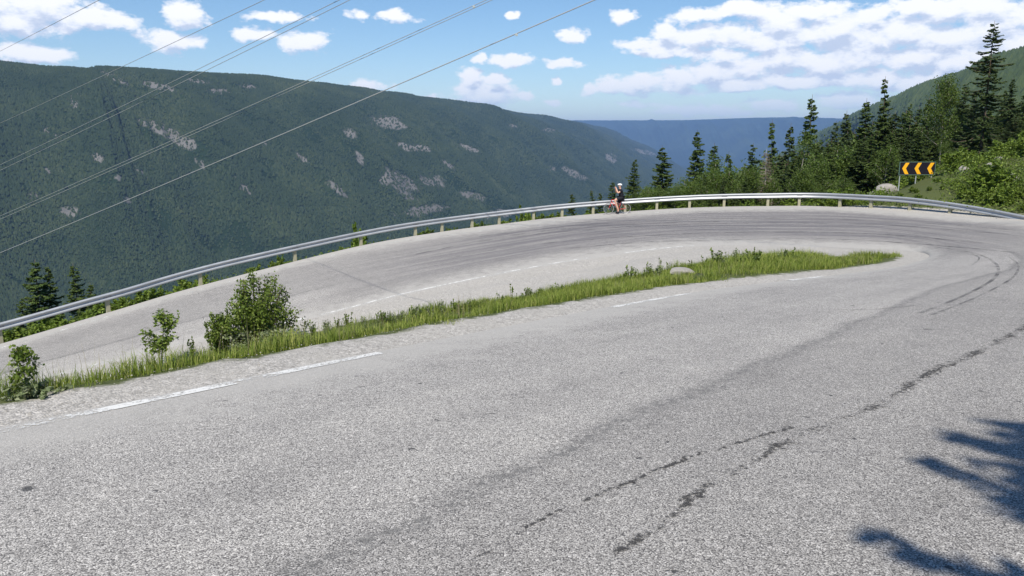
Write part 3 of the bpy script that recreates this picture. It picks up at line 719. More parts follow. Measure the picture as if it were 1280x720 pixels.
def plant(pool, i, px, top, Y, label, cat, group, wsc=1., hmin=.5, base_h=10., h=None, vary=True):
    """stand a tree at depth Y whose tip is seen at px, top"""
    tip = at(px, top, Y); x = tip[0]; z = ground_z(x, Y)
    hh = tip[2]-z if h is None else h
    if hh < hmin: return None
    s = hh/base_h; sw = s*wsc if hh < 9 else (9/base_h*.5+s*.5)*wsc
    return pool.get(i, (x, Y, z-.05), rs.uniform(0, 6.28), (sw, sw, s), label, cat, group)
# named skyline trees: px, top, depth, proto, width factor, label
SKY = [(793,198,53,0,1.0,'slim spruce standing alone just right of the cyclist, its pointed tip against the blue slope'),
 (832,181,56,2,1.05,'full pointed spruce second to the right of the cyclist'),
 (875,161,58,2,.85,'broad dark spruce, left one of the pair above the middle of the guardrail'),
 (892,178,56,3,1.,'thin spruce close against the right side of the broad dark spruce'),
 (911,188,64,3,.8,'small thin spruce tip between the broad dark spruce and the thick stand'),
 (943,178,60,5,1.,'dark spruce at the left end of the thick stand, beside the dry grey one'),
 (971,148,66,1,.8,'spruce just left of the tall one with the slender crown and bare lower stem'),
 (987,153,68,4,.8,'spruce right against the left side of the tall slender one'),
 (1017,117,63,3,.9,'tall slender spruce with thin crown and bare lower stem, over the far blue ridge'),
 (1046,150,70,5,.8,'spruce at the point where the far blue ridge meets the green hillside'),
 (1059,137,66,4,.85,'narrow spruce standing right of where the blue ridge ends'),
 (1086,122,63,3,1.05,'bushy topped spruce left of the tall one behind the chevron sign'),
 (1112,94,61,1,.85,'tall pointed spruce rising behind the left end of the chevron sign'),
 (1136,128,72,0,.7,'small spruce right of the tall pointed one, above the chevron sign'),
 (1152,132,68,4,.9,'dark spruce above the right end of the chevron sign'),
 (1222,112,60,5,.95,'dark spruce close on the left of the tallest tree'),
 (1128,138,74,1,.9,'spruce between the small one and the tall pointed one above the sign'), (1163,120,66,4,1.,'dark spruce just left of the pale-stemmed birch'), (1206,103,63,5,1.,'dark spruce just right of the pale-stemmed birch'), (1256,112,66,0,1.,'spruce half hidden by the right side of the tallest one'),
 (1268,96,58,4,1.,'dark spruce close on the right of the tallest tree'),
 (1282,104,62,1,1.,'spruce cut by the right edge of the photo')]
for (px, top, Y, i, wf, lb) in SKY: plant(spool, i, px, top, Y, lb, 'tree', 'spruces along the skyline', wf*1.3)
# the tallest tree: sparse club-like top
tall = spruce(150, 12., 3.0, 1.0, .55, gaps=.18, droop=.5, mat='needles_dark', shape=.62, base=.05, spr=.26, trunk_r=.10)
p = at(1245, 24, 52); zt = ground_z(p[0], 52); tall.location = (p[0], 52, zt-.05); tall.scale = (.82, .82, (p[2]-zt)/12)
tall.scale = (1.0, 1.0, (p[2]-zt)/12)
tag(tall, 'tallest spruce of all, dark, with a long ragged top, right of the chevron sign', 'tree')
# birch with a pale trunk at the sign, a dry spruce and two pale leaning stems
bi = broadleaf(210, 6, 3.0, 9000, .11, low=.42, lobes=40); p = at(1186, 97, 54); zt = ground_z(p[0], 54); bi.location = (p[0], 54, zt); s_ = (p[2]-zt)/6; bi.scale = (s_*.85, s_*.85, s_)
tag(bi, 'birch with a thin pale trunk and broad green crown, behind the chevron sign', 'tree')
dead = spruce(160, 5., 2.3, 1.6, gaps=.1, mat='needles_dead', bark='palebark', leafy=False, base=.05, trunk_r=.16); p = at(960, 186, 50.5); zt = ground_z(p[0], 50.5); dead.location = (p[0], 50.5, zt); dead.scale = (1.05, 1.05, (p[2]-zt)/5)
tag(dead, 'dry grey-brown spruce without needles just behind the guardrail', 'tree')
for (px, top, Y, bx) in ((1008, 176, 54, -14), (1022, 205, 51, 10), (893, 205, 53, 4)):
    p = at(px, top, Y); q = at(px+bx, 250, Y); z0 = ground_z(q[0], Y); mb = MB(); k = np.linspace(0, 1, 7)[:, None]
    b0 = np.array([q[0], Y, z0]); mb.tube(b0*(1-k)+p*k+np.array([.12, 0, 0])*np.sin(k*7), np.linspace(.055, .018, 7), 6)
    r_ = empty('birch_tree', (0, 0, 0)); mb.build('trunk', M['palebark'], r_)
    r2 = np.random.default_rng(px); C_ = p+rand_dirs(r2, 900)*(r2.random(900)**.5)[:, None]*np.array([.8, .7, 1.1])-np.array([0, 0, .3]); V, F = leaves(r2, C_, .12, .6, .6); npmesh('crown', V, F, M['birchleaf'], r_)
    tag(r_, {1008: 'leaning thin birch with pale stem below the tall slender spruce', 1022: 'short crooked birch with a pale stem, right of the leaning one', 893: 'pale-stemmed birch below the pair of spruces'}[px], 'tree')
# the thick stand
env_x = [690, 740, 790, 840, 880, 930, 965, 1000, 1050, 1100, 1150, 1200, 1250, 1300]
env_y = [255, 248, 240, 228, 214, 199, 186, 172, 160, 152, 148, 140, 138, 136]
n_f = 0
CROWD = []
for k in range(900):
    px = 775+516*rs.random()**.62; Y = rs.uniform(50, 96); dpt = (Y-50)/46
    top = np.interp(px, env_x, env_y)+rs.exponential(8)*(1-.4*dpt)+(1-dpt)*13
    tip = at(px, top, Y); z = ground_z(tip[0], Y)
    if z is None or tip[2]-z < 2.4 or tip[2]-z > 19: continue
    if rs.random() < .80:
        o = plant(spool, int(rs.integers(0, 6)), px, top, Y, 'spruce in the crowded stand behind the bend, one of many alike', 'tree', 'spruces crowded in the stand behind the bend', rs.uniform(1.15, 1.6))
    else:
        o = plant(dpool, int(rs.integers(0, 3)), px, top+12, Y, 'leafy birch mixed into the spruce stand behind the bend, one of many alike', 'tree', 'birches mixed into the stand', rs.uniform(.9, 1.2), base_h=5.)
    n_f += o is not None
    if o is not None: CROWD.append(o)
    if n_f >= 245: break
for k in range(34):
    px = rs.uniform(1050, 1295); Y = rs.uniform(60, 84); top = np.interp(px, env_x, env_y)-rs.uniform(-10, 14)
    plant(spool, int(rs.integers(0, 6)), px, top, Y, 'spruce in the crowded stand behind the bend, one of many alike', 'tree', 'spruces crowded in the stand behind the bend', rs.uniform(1.2, 1.7))
# left: spruces and small trees past the rail
LEFT = [(40,324,44,2,1.0,'left and broader of the two spruces below the road at the far left'), (57,331,45,0,.9,'ragged spruce touching the broad left one below the road'),
        (92,327,44,1,1.05,'slim spruce, right one of the pair below the road at the far left'), (111,352,43,3,.9,'small spruce tip at the right foot of the pair below the road'), (22,372,42,0,.9,'low spruce at the left foot of the pair below the road'),
        (742,236,53,1,1.1,'small spruce just left of the cyclist behind the rail'), (750,240,55,0,1.0,'smaller spruce pressed between the cyclist and its taller neighbour'), (765,225,54,3,1.1,'thin dark spruce directly behind the cyclist'), (716,240,56,3,1.0,'tiny spruce tip left of the pair beside the cyclist')]
for (px, top, Y, i, wf, lb) in LEFT:
    wf = wf*1.25
    tip = at(px, top, Y); z = ground_z(tip[0], Y); plant(spool, i, px, top, Y, lb, 'tree', 'small spruces beyond the rail', wf)
# young broadleaf bushes that show above and below the rail
SB = [bush(300+i, 1., 1.1, 16, 110, .11, 'lowleaf', 'shrub') for i in range(3)]; sp2 = Pool(SB)
def in_sign_view(x, y, z, h):
    X, Yp = proj(np.array([x, y, z+h])); return 1108 < X < 1184 and y < 47.5 and Yp < 236
def along(s, d):
    k = min(max(s*SUB, 0), NS-1.001); i = int(k); f = k-i
    q = O[i]*(1-f)+O[i+1]*f; n = OUT[i]*(1-f)+OUT[i+1]*f; return np.array([q[0]+n[0]*d, q[1]+n[1]*d])
for (px, top, Y, lb) in ((447, 277, 43, 'bright leafy sapling sticking up above the rail left of the middle'), (655, 255, 48.5, 'round-topped sapling just over the rail, left of the cyclist'), (350, 318, 40.5, 'leafy shrub under the rail where the verge falls away'), (672, 262, 48.5, 'low shrub beside the round-topped sapling at the rail')):
    tip = at(px, top, Y); z = ground_z(tip[0], Y); z = max(z, tip[2]-2.6); h_ = tip[2]-ground_z(tip[0], Y)
    sp2.get(px, (tip[0], Y, ground_z(tip[0], Y)), rs.uniform(0, 6), (min(h_*.5, 1.3), min(h_*.5, 1.3), h_), lb, 'shrub', 'shrubs behind the guardrail')
# low shrubs in a belt just outside the rail; patchy where the photo shows through under the rail
for k in range(150):
    s = rs.uniform(7.6, 19.3)
    if 14.7 < s < 17.3 and rs.random() < .62: continue
    d = rs.uniform(.75, 2.6) if s > 10 else rs.uniform(1.0, 4.0); q = along(s, d); z = ground_z(*q)
    X, Yp = proj(np.array([q[0], q[1], z]))
    if X < -60 or X > 1330: continue
    hs = rs.uniform(.35, .75) + (.25 if s > 17 else 0) + (d-.8)*.35
    if in_sign_view(q[0], q[1], z, hs+.4): hs = .3
    sp2.get(int(rs.integers(0, 3)), (q[0], q[1], z-.03), rs.uniform(0, 6), (hs*rs.uniform(.9, 1.5), hs*rs.uniform(.9, 1.5), hs), 'low leafy shrub in the belt close behind the guardrail, one of many alike', 'shrub', 'low shrubs along the guardrail')
# taller scrub at the foot of the stand and on the bank at the right
for k in range(130):
    px = rs.uniform(790, 1320)
    if px < 1060: Y = rs.uniform(48.5, 54); top = rs.uniform(max(208, np.interp(px, env_x, env_y)-2), 243)
    else:
        Y = rs.uniform(43, 57); top = None
    if top is not None:
        tip = at(px, top, Y); z = ground_z(tip[0], Y); hh = tip[2]-z
        if hh < .8 or hh > 8: continue
        if in_sign_view(tip[0], Y, z, hh): continue
        if rs.random() < .5: plant(dpool, int(rs.integers(0, 3)), px, top, Y, 'small leafy tree at the front foot of the stand behind the rail, one of many alike', 'tree', 'small leafy trees at the foot of the stand', 1.15, base_h=5.)
        else: plant(spool, int(rs.integers(0, 6)), px, top, Y, 'small spruce at the front foot of the stand behind the rail, one of many alike', 'tree', 'small spruces at the foot of the stand', 1.2)
    else:
        x = at(px, 200, Y)[0]; z = ground_z(x, Y)
        X, Yb = proj(np.array([x, Y, z])); hh = rs.uniform(.6, 1.5)
        if in_sign_view(x, Y, z, hh+.3) or (1085 < X < 1130 and Y < 51): hh *= .3
        sp2.get(int(rs.integers(0, 3)), (x, Y, z-.05), rs.uniform(0, 6), (hh*rs.uniform(.9, 1.4), hh*rs.uniform(.9, 1.4), hh), 'rounded green shrub on the bank right of the chevron sign, one of many alike', 'shrub', 'shrubs on the right bank')
# dense ground cover outside the rail (leafy clumps)
def cover(name, pts_xy, size, mat, spread, per, seed, label, hmax=.35, cat='ground cover'):
    r = np.random.default_rng(seed); C = []
    for q in pts_xy:
        z = ground_z(q[0], q[1])
        if z is None or in_sign_view(q[0], q[1], z, hmax+.35): continue
        m = per; C.append(np.array([q[0], q[1], z])+r.normal(0, 1, (m, 3))*np.array([spread, spread, 0])+np.stack([np.zeros(m), np.zeros(m), r.random(m)**1.5*hmax], -1))
    V, F = leaves(r, np.vstack(C), size, .6, .9); return tag(npmesh(name, V, F, mat), label, cat, kind='stuff')
r = np.random.default_rng(5)
pp = [along(r.uniform(6.8, 9.4), 1.2+r.random()*24) for _ in range(3600)]
cover('undergrowth', pp, .12, M['lowleaf'], .35, 24, 16, 'bright green undergrowth covering the bank at the right', .45)
pp = [along(r.uniform(6.2, 19.8), .7+r.random()**1.6*17) for _ in range(4600)]
cover('undergrowth', pp, .13, M['lowleaf'], .3, 20, 6, 'low green undergrowth covering the slope outside the guardrail')
pp = [along(r.uniform(6.2, 13), 3+r.random()*26) for _ in range(2200)]
cover('undergrowth', pp, .15, M['birchleaf'], .4, 16, 8, 'dark green undergrowth between the trees behind the bend', .6)

# ------------------------------------------------------------------ island plants
def iz(x, y):
    h = isl_bvh.ray_cast(Vector((x, y, 60)), Vector((0, 0, -1))); return h[0].z if h[0] is not None else None
def ipx(px, py):
    h = isl_bvh.ray_cast(Vector((0, 0, EYE)), Vector(ray(px, py)).normalized())
    return np.array(h[0]) if h[0] is not None else None
def blades(name, P, h, wd, mat, seed, label, bend=.75):
    r = np.random.default_rng(seed); n = len(P); a = r.uniform(0, 6.28, n); dirn = np.stack([np.cos(a), np.sin(a), 0*a], -1); side = np.stack([-np.sin(a), np.cos(a), 0*a], -1)
    hh = (h*r.uniform(.5, 1.3, n))[:, None]; b = (bend*r.uniform(.1, 1.4, n))[:, None]; ws = (wd*r.uniform(.7, 1.3, n))[:, None]
    upv = np.array([0, 0, 1.])
    p0 = P-side*ws; p1 = P+side*ws; m_ = P+upv*hh*.55+dirn*hh*b*.30; p2 = m_-side*ws*.75; p3 = m_+side*ws*.75; p4 = P+upv*hh*(1-.25*b)+dirn*hh*b
    V = np.stack([p0, p1, p2, p3, p4], 1).reshape(-1, 3); k = np.arange(n)[:, None]*5
    F = np.concatenate([k+[0, 1, 2], k+[1, 3, 2], k+[2, 3, 4]]).astype(np.int32)
    return tag(npmesh(name, V, F, mat), label, 'grass', kind='stuff')
def behind_top(P, z):          # grass patch limit: its far edge
    X, Y = proj(np.column_stack([P, z])); return Y < np.interp(X, gt_x, gt_y)+2.5*fb(P[:, 0], P[:, 1], 1.3, 88)
def isl_sample(n, test, seed, lowbank=False, box=(-30, -12, 22, 36)):
    r = np.random.default_rng(seed); P = np.stack([r.uniform(box[0], box[2], n), r.uniform(box[1], box[3], n)], -1); P = P[inside(P, bpoly)]
    z, dU, dL = isl_z(P); X, Y = proj(np.column_stack([P, z])); k = test(P, dU, dL, r)&(X > -80)&(X < 1300)&(behind_top(P, z) == lowbank); P = P[k]
    return np.column_stack([P, z[k]-.01]), dU[k]
wob = lambda P: .32*fb(P[:, 0], P[:, 1], 1.1, 21, 4)+.12*fb(P[:, 0], P[:, 1], 6, 22, 3)
G1, dg = isl_sample(2600000, lambda P, dU, dL, r: (dU > GW+wob(P))&(dL > 1.3+wob(P)*1.5)&((dU < 5.0)|(P@D > 12))&(r.random(len(P)) < np.where(P@D > 16, .6, 1)*np.clip((dU-GW-wob(P))*3+.12, 0, 1)*np.clip(1.4-.22*np.maximum(dU-1, 0)*(P@D < 19), .16, 1)), 41)
print('grass blades', len(G1))
hg = .20+.12*fb(G1[:, 0], G1[:, 1], 1.2, 61)+.08*fb(G1[:, 0], G1[:, 1], 4, 62); hg = hg*np.clip((dg-GW+.35)*1.6, .35, 1)*np.where(G1[:, :2]@D > 19, 1.25, 1)
blades('grass', G1, np.clip(hg, .05, .5), .0028+.00020*np.clip(G1[:, 1]-6, 0, 30), M['grass'], 3, 'fresh green roadside grass on the island between the two road legs')
G2, dg = isl_sample(60000, lambda P, dU, dL, r: (dU > GW+.1)&(dL > 1.5)&((dU < 2.6)|(P@D > 21))&(fb(P[:, 0], P[:, 1], .9, 71) > -.1)&(r.random(len(P)) < .6), 42)
blades('grass', G2, .36, .0028, M['drygrass'], 4, 'thin dry seed stalks standing above the green grass', .2)
G3, dg = isl_sample(90000, lambda P, dU, dL, r: (dU > GW+.1)&(dU < 2.0)&(P@D < 6.5)&(r.random(len(P)) < .7), 43)
blades('grass', G3, .42, .0022, M['drygrass'], 5, 'tall pale grass stalks between the left plant and the sapling', .22)
# bank below the crest
G4, dg = isl_sample(90000, lambda P, dU, dL, r: (dU > 3.2)&(dL > 1.6)&(P@D < 14)&(r.random(len(P)) < .4), 44, True)
blades('grass', G4, .25, .012, M['grass'], 6, 'rough grass on the bank falling to the lower road')
def stand(o, px, py, label, cat, group=None, sink=0, scale=None):
    q = ipx(px, py)
    o.location = (q[0], q[1], q[2]-sink)
    if scale: o.scale = scale
    return tag(o, label, cat, group)
def px_h(px, y0, y1, Y):      # height between two picture rows at depth Y
    return at(px, y1, Y)[2]-at(px, y0, Y)[2]
def stand_px(o, px, base_py, top_py, h0, w_px, w0, label, cat, group=None):
    q = ipx(px, base_py); h = px_h(px, base_py, top_py, q[1]); wd = w_px/950*q[1]
    o.location = (q[0], q[1], q[2]-.03); o.scale = (wd/w0, wd/w0, h/h0); return tag(o, label, cat, group)
big = bush(400, 1., 1.25, 52, 210, .040, 'bushleaf', 'bush', upright=.75)
stand_px(big, 322, 436, 338, 1.02, 120, 1.25, 'largest dense green bush on the grass island beside the upper road', 'bush')
b2 = bush(401, .6, .6, 22, 130, .04, 'bushleaf', 'bush'); stand_px(b2, 276, 446, 382, .6, 46, .6, 'smaller green bush leaning on the left side of the largest bush', 'bush')
pale = bush(402, .35, .9, 40, 90, .032, 'paleleaf', 'bush', upright=.3); stand_px(pale, 330, 442, 408, .35, 110, .9, 'pale silvery low plants at the foot of the largest bush', 'plant')
sap = broadleaf(403, 1., .46, 900, .052, 'bushleaf', 'bark', 'sapling', .38, 16); stand_px(sap, 202, 462, 382, 1.0, 46, .42, 'slender young tree with fluttering leaves left of the largest bush', 'sapling')
sap.rotation_euler = (0, R(4), 0)
lp = broadleaf(404, .55, .5, 520, .055, 'bushleaf', 'bark', 'plant', .12, 14); stand_px(lp, 34, 494, 430, .55, 52, .5, 'leafy plant at the far left edge of the grass island', 'plant')
lp2 = bush(405, .2, .6, 14, 34, .06, 'paleleaf', 'plant', upright=.3); stand_px(lp2, 34, 497, 475, .2, 90, .6, 'low broad-leaved plants round the foot of the far left plant', 'plant')
def weed(seed, h=.4, w=.12, stems=3, per=26, leaf=.04, mat='bushleaf'): return bush(seed, h, w, stems, per, leaf, mat, 'weed', upright=.2, spread=.3)
WD = [weed(500), weed(501, .4, .2, 5, 22, .045), weed(502, .4, .1, 2, 30, .035), weed(503, .4, .25, 6, 24, .04, 'paleleaf')]; wp = Pool(WD)
WEEDS = [(154,466,446,0,'small dark weed between the left plant and the slender young tree'), (213,461,440,1,None), (243,452,418,1,'leafy weed standing left of the largest bush'), (168,463,450,1,None),
 (381,428,392,3,None),(392,424,398,1,None),(408,422,396,3,None),(418,420,402,0,None),(437,416,386,1,'tallest weed right of the largest bush'),(455,414,395,3,None),(473,412,384,0,None),(490,409,390,1,None),(507,407,396,3,None),(517,404,380,1,None),(532,402,392,0,None),
 (548,399,388,1,None),(565,397,366,2,'thin dark weed poking above the grass halfway along the island'),(588,393,372,1,None),(600,391,374,1,None),(625,386,364,1,'leafy weed left of the thin bare-topped one'),(640,384,346,2,'thin tall weed with a twiggy top in the middle of the island'),(655,381,362,1,None),(672,378,366,3,None),(690,374,358,1,None),(720,368,352,0,None),(745,363,347,1,None),(770,358,340,0,None),
 (825,342,316,2,'upright weed just left of the boulder'),(812,346,326,1,None),(835,341,322,0,None),(880,336,318,1,None),(905,334,317,1,'leafy weed right behind the boulder'),(918,331,318,0,None),(938,328,316,1,None),(962,326,315,0,None),(984,325,316,1,None)]
for k, (px, b_, t_, i, lb) in enumerate(WEEDS):
    q = ipx(px, b_)
    if q is None: continue
    h = px_h(px, b_, t_, q[1])
    wp.get(i, (q[0], q[1], q[2]-.02), rs.uniform(0, 6), (h/.4*.75+.3, h/.4*.75+.3, h/.4), lb or 'small leafy weed on the crest of the grass island, one of many alike', 'weed', 'weeds along the island')
for k in range(95):
    px = rs.uniform(370, 700) if k < 60 else rs.uniform(770, 1010); tl = np.interp(px, gt_x, gt_y); q = ipx(px, tl+rs.uniform(1, 10))
    if q is None: continue
    h = rs.uniform(.26, .5) if k < 60 else rs.uniform(.3, .6)
    wp.get(int(rs.integers(0, 4)), (q[0], q[1], q[2]-.02), rs.uniform(0, 6), (h/.4*1.2+.4, h/.4*1.2+.4, h/.4), 'small leafy weed, one of many', 'weed', 'weeds along the island')
wp.drop_unused()
# stones
def stone(seed, name='rock', sub=3, flat=.6, mat='rock'):
    import bmesh
    bm = bmesh.new(); bmesh.ops.create_icosphere(bm, subdivisions=sub, radius=1); r = np.random.default_rng(seed)
    co = np.array([v.co for v in bm.verts])
    for _ in range(9):
        n = rand_dirs(r, 1)[0]; c = r.uniform(.55, .85); d = co@n; co -= np.outer(np.clip(d-c, 0, 9)*.85, n)
    co += .05*np.stack([fb(co[:, 0]+k, co[:, 1]+co[:, 2], 3., seed+k, 4) for k in range(3)], -1)
    for v, c in zip(bm.verts, co): v.co = Vector((c[0], c[1], c[2]*flat))
    me = bpy.data.meshes.new(name); bm.to_mesh(me); bm.free(); me.materials.append(M[mat]); o = bpy.data.objects.new(name, me); COL.objects.link(o); return o
q = ipx(851, 345); bo = stone(5, 'boulder'); bo.location = (q[0], q[1], q[2]+.06); w_ = 42/950*q[1]/2; bo.scale = (w_, w_*.8, w_*.72); bo.rotation_euler = (0, R(6), .4)
tag(bo, 'pale grey boulder lying in the grass of the island', 'boulder')
RK = [(1108,236,48,.75,.42,'large pale rock left of the chevron sign, half hidden by green'),(1090,240,47.5,.5,.3,'flat pale rock at the left foot of the large pale one'),(1200,251,43.5,.34,.22,'pale rock above the guardrail right of the chevron sign'),
 (1234,250,42.5,.32,.2,'grey rock lying on the bank near the low end of the rail'),(1243,243,43.5,.28,.16,'grey slab upslope of the grey rock near the rail end'),(1262,262,39.5,.4,.22,'brownish stone close to where the guardrail meets the ground'),(1226,262,41,.28,.2,'small stone just above the rail near its low end')]
for k, (px, py, Y, a, b_, lb) in enumerate(RK):
    p = at(px, py, Y); z = ground_z(p[0], Y); o = stone(20+k, 'rock', 3, 1); o.location = (p[0], Y, z+b_*.45); o.scale = (a, a*.8, b_*1.3); o.rotation_euler = (.1, .1, k); tag(o, lb, 'rock', 'rocks on the right bank')
# loose gravel on the shoulder
def pebbles(n, seed):
    r = np.random.default_rng(seed); P = np.stack([r.uniform(-9, 17, n), r.uniform(1, 31, n)], -1); P = P[inside(P, bpoly)]; z, dU, dL = isl_z(P)
    k = (dU < .78)&(r.random(len(P)) < np.clip(14/(P[:, 1]**1.3), .05, 1)); P = np.column_stack([P, z])[k]; n = len(P); s = r.uniform(.004, .012, n)*(1+(r.random(n) < .04)*.8)
    oct_ = np.array([(1,0,0),(-1,0,0),(0,1,0),(0,-1,0),(0,0,.7),(0,0,-.7)], float); V = P[:, None]+oct_[None]*s[:, None, None]*r.uniform(.6, 1.3, (n, 6, 1)); T = np.array([(0,2,4),(2,1,4),(1,3,4),(3,0,4)])
    F = (np.arange(n)[:, None, None]*6+T[None]).reshape(-1, 3); return tag(npmesh('gravel', V.reshape(-1, 3), F, M['pebble']), 'loose stones on the gravel shoulder of the upper road', 'gravel', kind='stuff')
pebbles(120000, 8)

# ------------------------------------------------------------------ guardrail
def metal(name, col, rough, var=.12, met=.85):
    m, t, b = newmat(name); co = t.new('ShaderNodeTexCoord').outputs['Object']
    n = t.math('ADD', t.math('MULTIPLY', t.noise(co, 1.3, 5), .6), t.math('MULTIPLY', t.noise(co, 22, 4), .4))
    t.put(b.inputs['Base Color'], t.ramp(n, [(.3, tuple(c*(1-var) for c in col)), (.7, tuple(c*(1+var) for c in col))])); b.inputs['Metallic'].default_value = met
    t.put(b.inputs['Roughness'], t.math('MULTIPLY_ADD', n, .25, rough)); return m
M['zinc'] = metal('galvanised_steel', (.44, .455, .47), .42, .14, .55)
M['post'] = simple('weathered_post', (.36, .34, .235), .9, 0, .25, 8)
M['bolt'] = metal('bolt_steel', (.35, .35, .36), .4)
s_end = s_at_px(O, 1290, 7.0, 9.4)
st_list = np.arange(s_end, NS/SUB-1.05, .12)
railp = np.array([np.append(along(s, .22), 0) for s in st_list])
railp[:, 2] = [O[min(int(s*SUB), NS-1), 2] for s in st_list]; railp[:, 2] = np.convolve(np.pad(railp[:, 2], 4, mode='edge'), np.ones(9)/9, 'valid')
ra = np.concatenate([[0], np.cumsum(np.linalg.norm(np.diff(railp[:, :2], axis=0), axis=1))])
def rail_at(a):
    return np.array([np.interp(a, ra, railp[:, k]) for k in range(3)])
def rail_h(a): return .44-.56*(1-min(1, a/7.5))**1.5       # centre of the beam; sinks into the ground at its end
prof = [(0, .155), (.03, .15), (.075, .115), (.08, .085), (.04, .045), (.008, .012), (.008, -.012), (.04, -.045), (.08, -.085), (.075, -.115), (.03, -.15), (0, -.155)]
rail = empty('guardrail', rail_at(10)); rl = np.array(rail.location)
aa = np.arange(0, ra[-1]-.2, .35); n_p = len(prof); V = []
for k, a in enumerate(aa):
    p = rail_at(a); t_ = rail_at(a+.1)-rail_at(a-.1 if a > .1 else 0); t_[2] = 0; t_ /= np.linalg.norm(t_); nrm = np.array([-t_[1], t_[0], 0])   # towards the road
    if np.dot(nrm[:2], (mid[min(int((st_list[0]+0)*SUB)+5, NS-1), :2] if 0 else C_bend-p[:2])) < 0: nrm = -nrm
    if a > 52: nrm = nrm
    outer = [p+nrm*(x+.02)+np.array([0, 0, z+rail_h(a)+.15]) for x, z in prof]; inner = [q-nrm*.006 for q in outer]
    V += outer+inner
m2 = 2*n_p; F = []
for i in range(len(aa)-1):
    b0, b1 = i*m2, (i+1)*m2
    for j in range(n_p-1):
        F.append((b0+j, b1+j, b1+j+1, b0+j+1)); F.append((b0+n_p+j+1, b1+n_p+j+1, b1+n_p+j, b0+n_p+j))
    F.append((b0, b0+n_p, b1+n_p, b1)); F.append((b0+n_p-1, b1+n_p-1, b1+2*n_p-1, b0+2*n_p-1))
for b in (0, (len(aa)-1)*m2):
    for j in range(n_p-1): F.append((b+j, b+j+1, b+n_p+j+1, b+n_p+j))
npmesh('beam', np.array(V)-rl, np.array(F), M['zinc'], rail, smooth=True)
# posts: 2 m apart round the bend, 4 m on the straight
apx = lambda px: float(np.interp(px, *(lambda X: (X[::-1], ra[::-1]))(np.maximum.accumulate(proj(railp+np.array([0, 0, .3]))[0][::-1])[::-1]) )) if False else ra[int(np.argmin(abs(proj(railp)[0]-px)+(ra < 1)*0))]
posts = [apx(x) for x in (137, 258, 360, 447, 520, 554, 591, 628, 664, 700, 740, 781, 822, 865, 908, 956, 1002, 1048, 1093, 1137)]
posts += [posts[-1]-2.2, posts[-1]-4.4]+[posts[0]+4*k for k in range(1, 5)]
def frame_at(a):
    p = rail_at(a); t_ = rail_at(min(a+.1, ra[-1]))-rail_at(max(a-.1, 0)); t_[2] = 0; t_ /= np.linalg.norm(t_); nrm = np.array([-t_[1], t_[0], 0])
    if np.dot(nrm[:2], C_bend-p[:2]) < 0: nrm = -nrm
    return p, t_, nrm
pm = MB()
w2, d2, hp = .15, .13, 1.22
pm.add([(-w2/2,-d2/2,-.5),(w2/2,-d2/2,-.5),(w2/2,d2/2,-.5),(-w2/2,d2/2,-.5),(-w2/2,-d2/2,.54),(w2/2,-d2/2,.54),(w2/2,d2/2,.57),(-w2/2,d2/2,.57)], [(0,3,2,1),(4,5,6,7),(0,1,5,4),(1,2,6,5),(2,3,7,6),(3,0,4,7)])
first = None
for a in posts:
    if a > ra[-1]-.3: continue
    p, t_, nrm = frame_at(a); gz = p[2]
    if first is None: o = pm.build('post', M['post'], rail); first = o
    else: o = first.copy(); COL.objects.link(o); o.parent = rail
    q = p-nrm*(d2/2-.0)-rl; o.location = (q[0], q[1], q[2]-(.44+.155-.60 if a > 6.5 else .35-rail_h(a)*.6)); o.rotation_euler = (0, 0, math.atan2(t_[1], t_[0])+rs.normal(0, .03))
# splice plates with bolts at every second post
sm = MB(); sm.box((0, .0, 0), (.34, .008, .07)); [sm.tube([(x, 0, z), (x, .02, z)], .016, 6) for x in (-.12, -.04, .04, .12) for z in (-.02, .02)]
fs = None
for a in posts[::2]:
    if a > ra[-1]-.3 or a < 7: continue
    p, t_, nrm = frame_at(a)
    if fs is None: o = sm.build('splice_bolts', M['bolt'], rail); fs = o
    else: o = fs.copy(); COL.objects.link(o); o.parent = rail
    q = p+nrm*.036+np.array([0, 0, rail_h(a)+.15])-rl; o.location = q.tolist(); o.rotation_euler = (0, 0, math.atan2(-nrm[0], nrm[1]))
tag(rail, 'long galvanised steel guardrail on short posts curving round the outside of the bend', 'guardrail')

# ------------------------------------------------------------------ chevron sign
def plain(name, col, rough=.5, metal=0):
    m, t, b = newmat(name); b.inputs['Base Color'].default_value = (*col, 1); b.inputs['Roughness'].default_value = rough; b.inputs['Metallic'].default_value = metal; return m
M['black'] = simple('black_board', (.014, .012, .018), .45, 0, .2, 6); M['amber'] = simple('amber_sheeting', (.85, .42, .02), .4, 0, .08, 5); M['galv'] = simple('grey_post', (.40, .43, .42), .5, .3, .1, 5); M['greenback'] = simple('board_edge', (.12, .2, .16), .5)
SY = 46.; c = at(1146.5, 210.5, SY); sg = empty('chevron_sign', c)
Wd, Hd = 47/950*SY*.985, 15/950*SY
MB().box((0, 0, 0), (Wd, .03, Hd)).build('board', M['black'], sg)
fm = MB()
for zz_ in (-1, 1): fm.box((0, .0, zz_*(Hd/2+.012)), (Wd+.05, .05, .024))
for xx_ in (-1, 1): fm.box((xx_*(Wd/2+.012), .0, 0), (.024, .05, Hd))
fm.build('frame', M['greenback'], sg)
a_ = Hd*.46
for xc in (-.355, -.005, .355):
    tip = xc*Wd-.17; th = .235
    MB().prism([(tip, 0), (tip+.20, a_), (tip+.20+th, a_), (tip+th, 0), (tip+.20+th, -a_), (tip+.20, -a_)], -.021, -.016).build('chevron', M['amber'], sg)
for xc in (-.46, 0, .44):
    gz = ground_z(c[0]+xc*Wd, SY+.05)-c[2]-.2
    MB().tube([(xc*Wd, .05, gz), (xc*Wd, .05, Hd*.45)], .032, 8).build('post', M['galv'], sg)
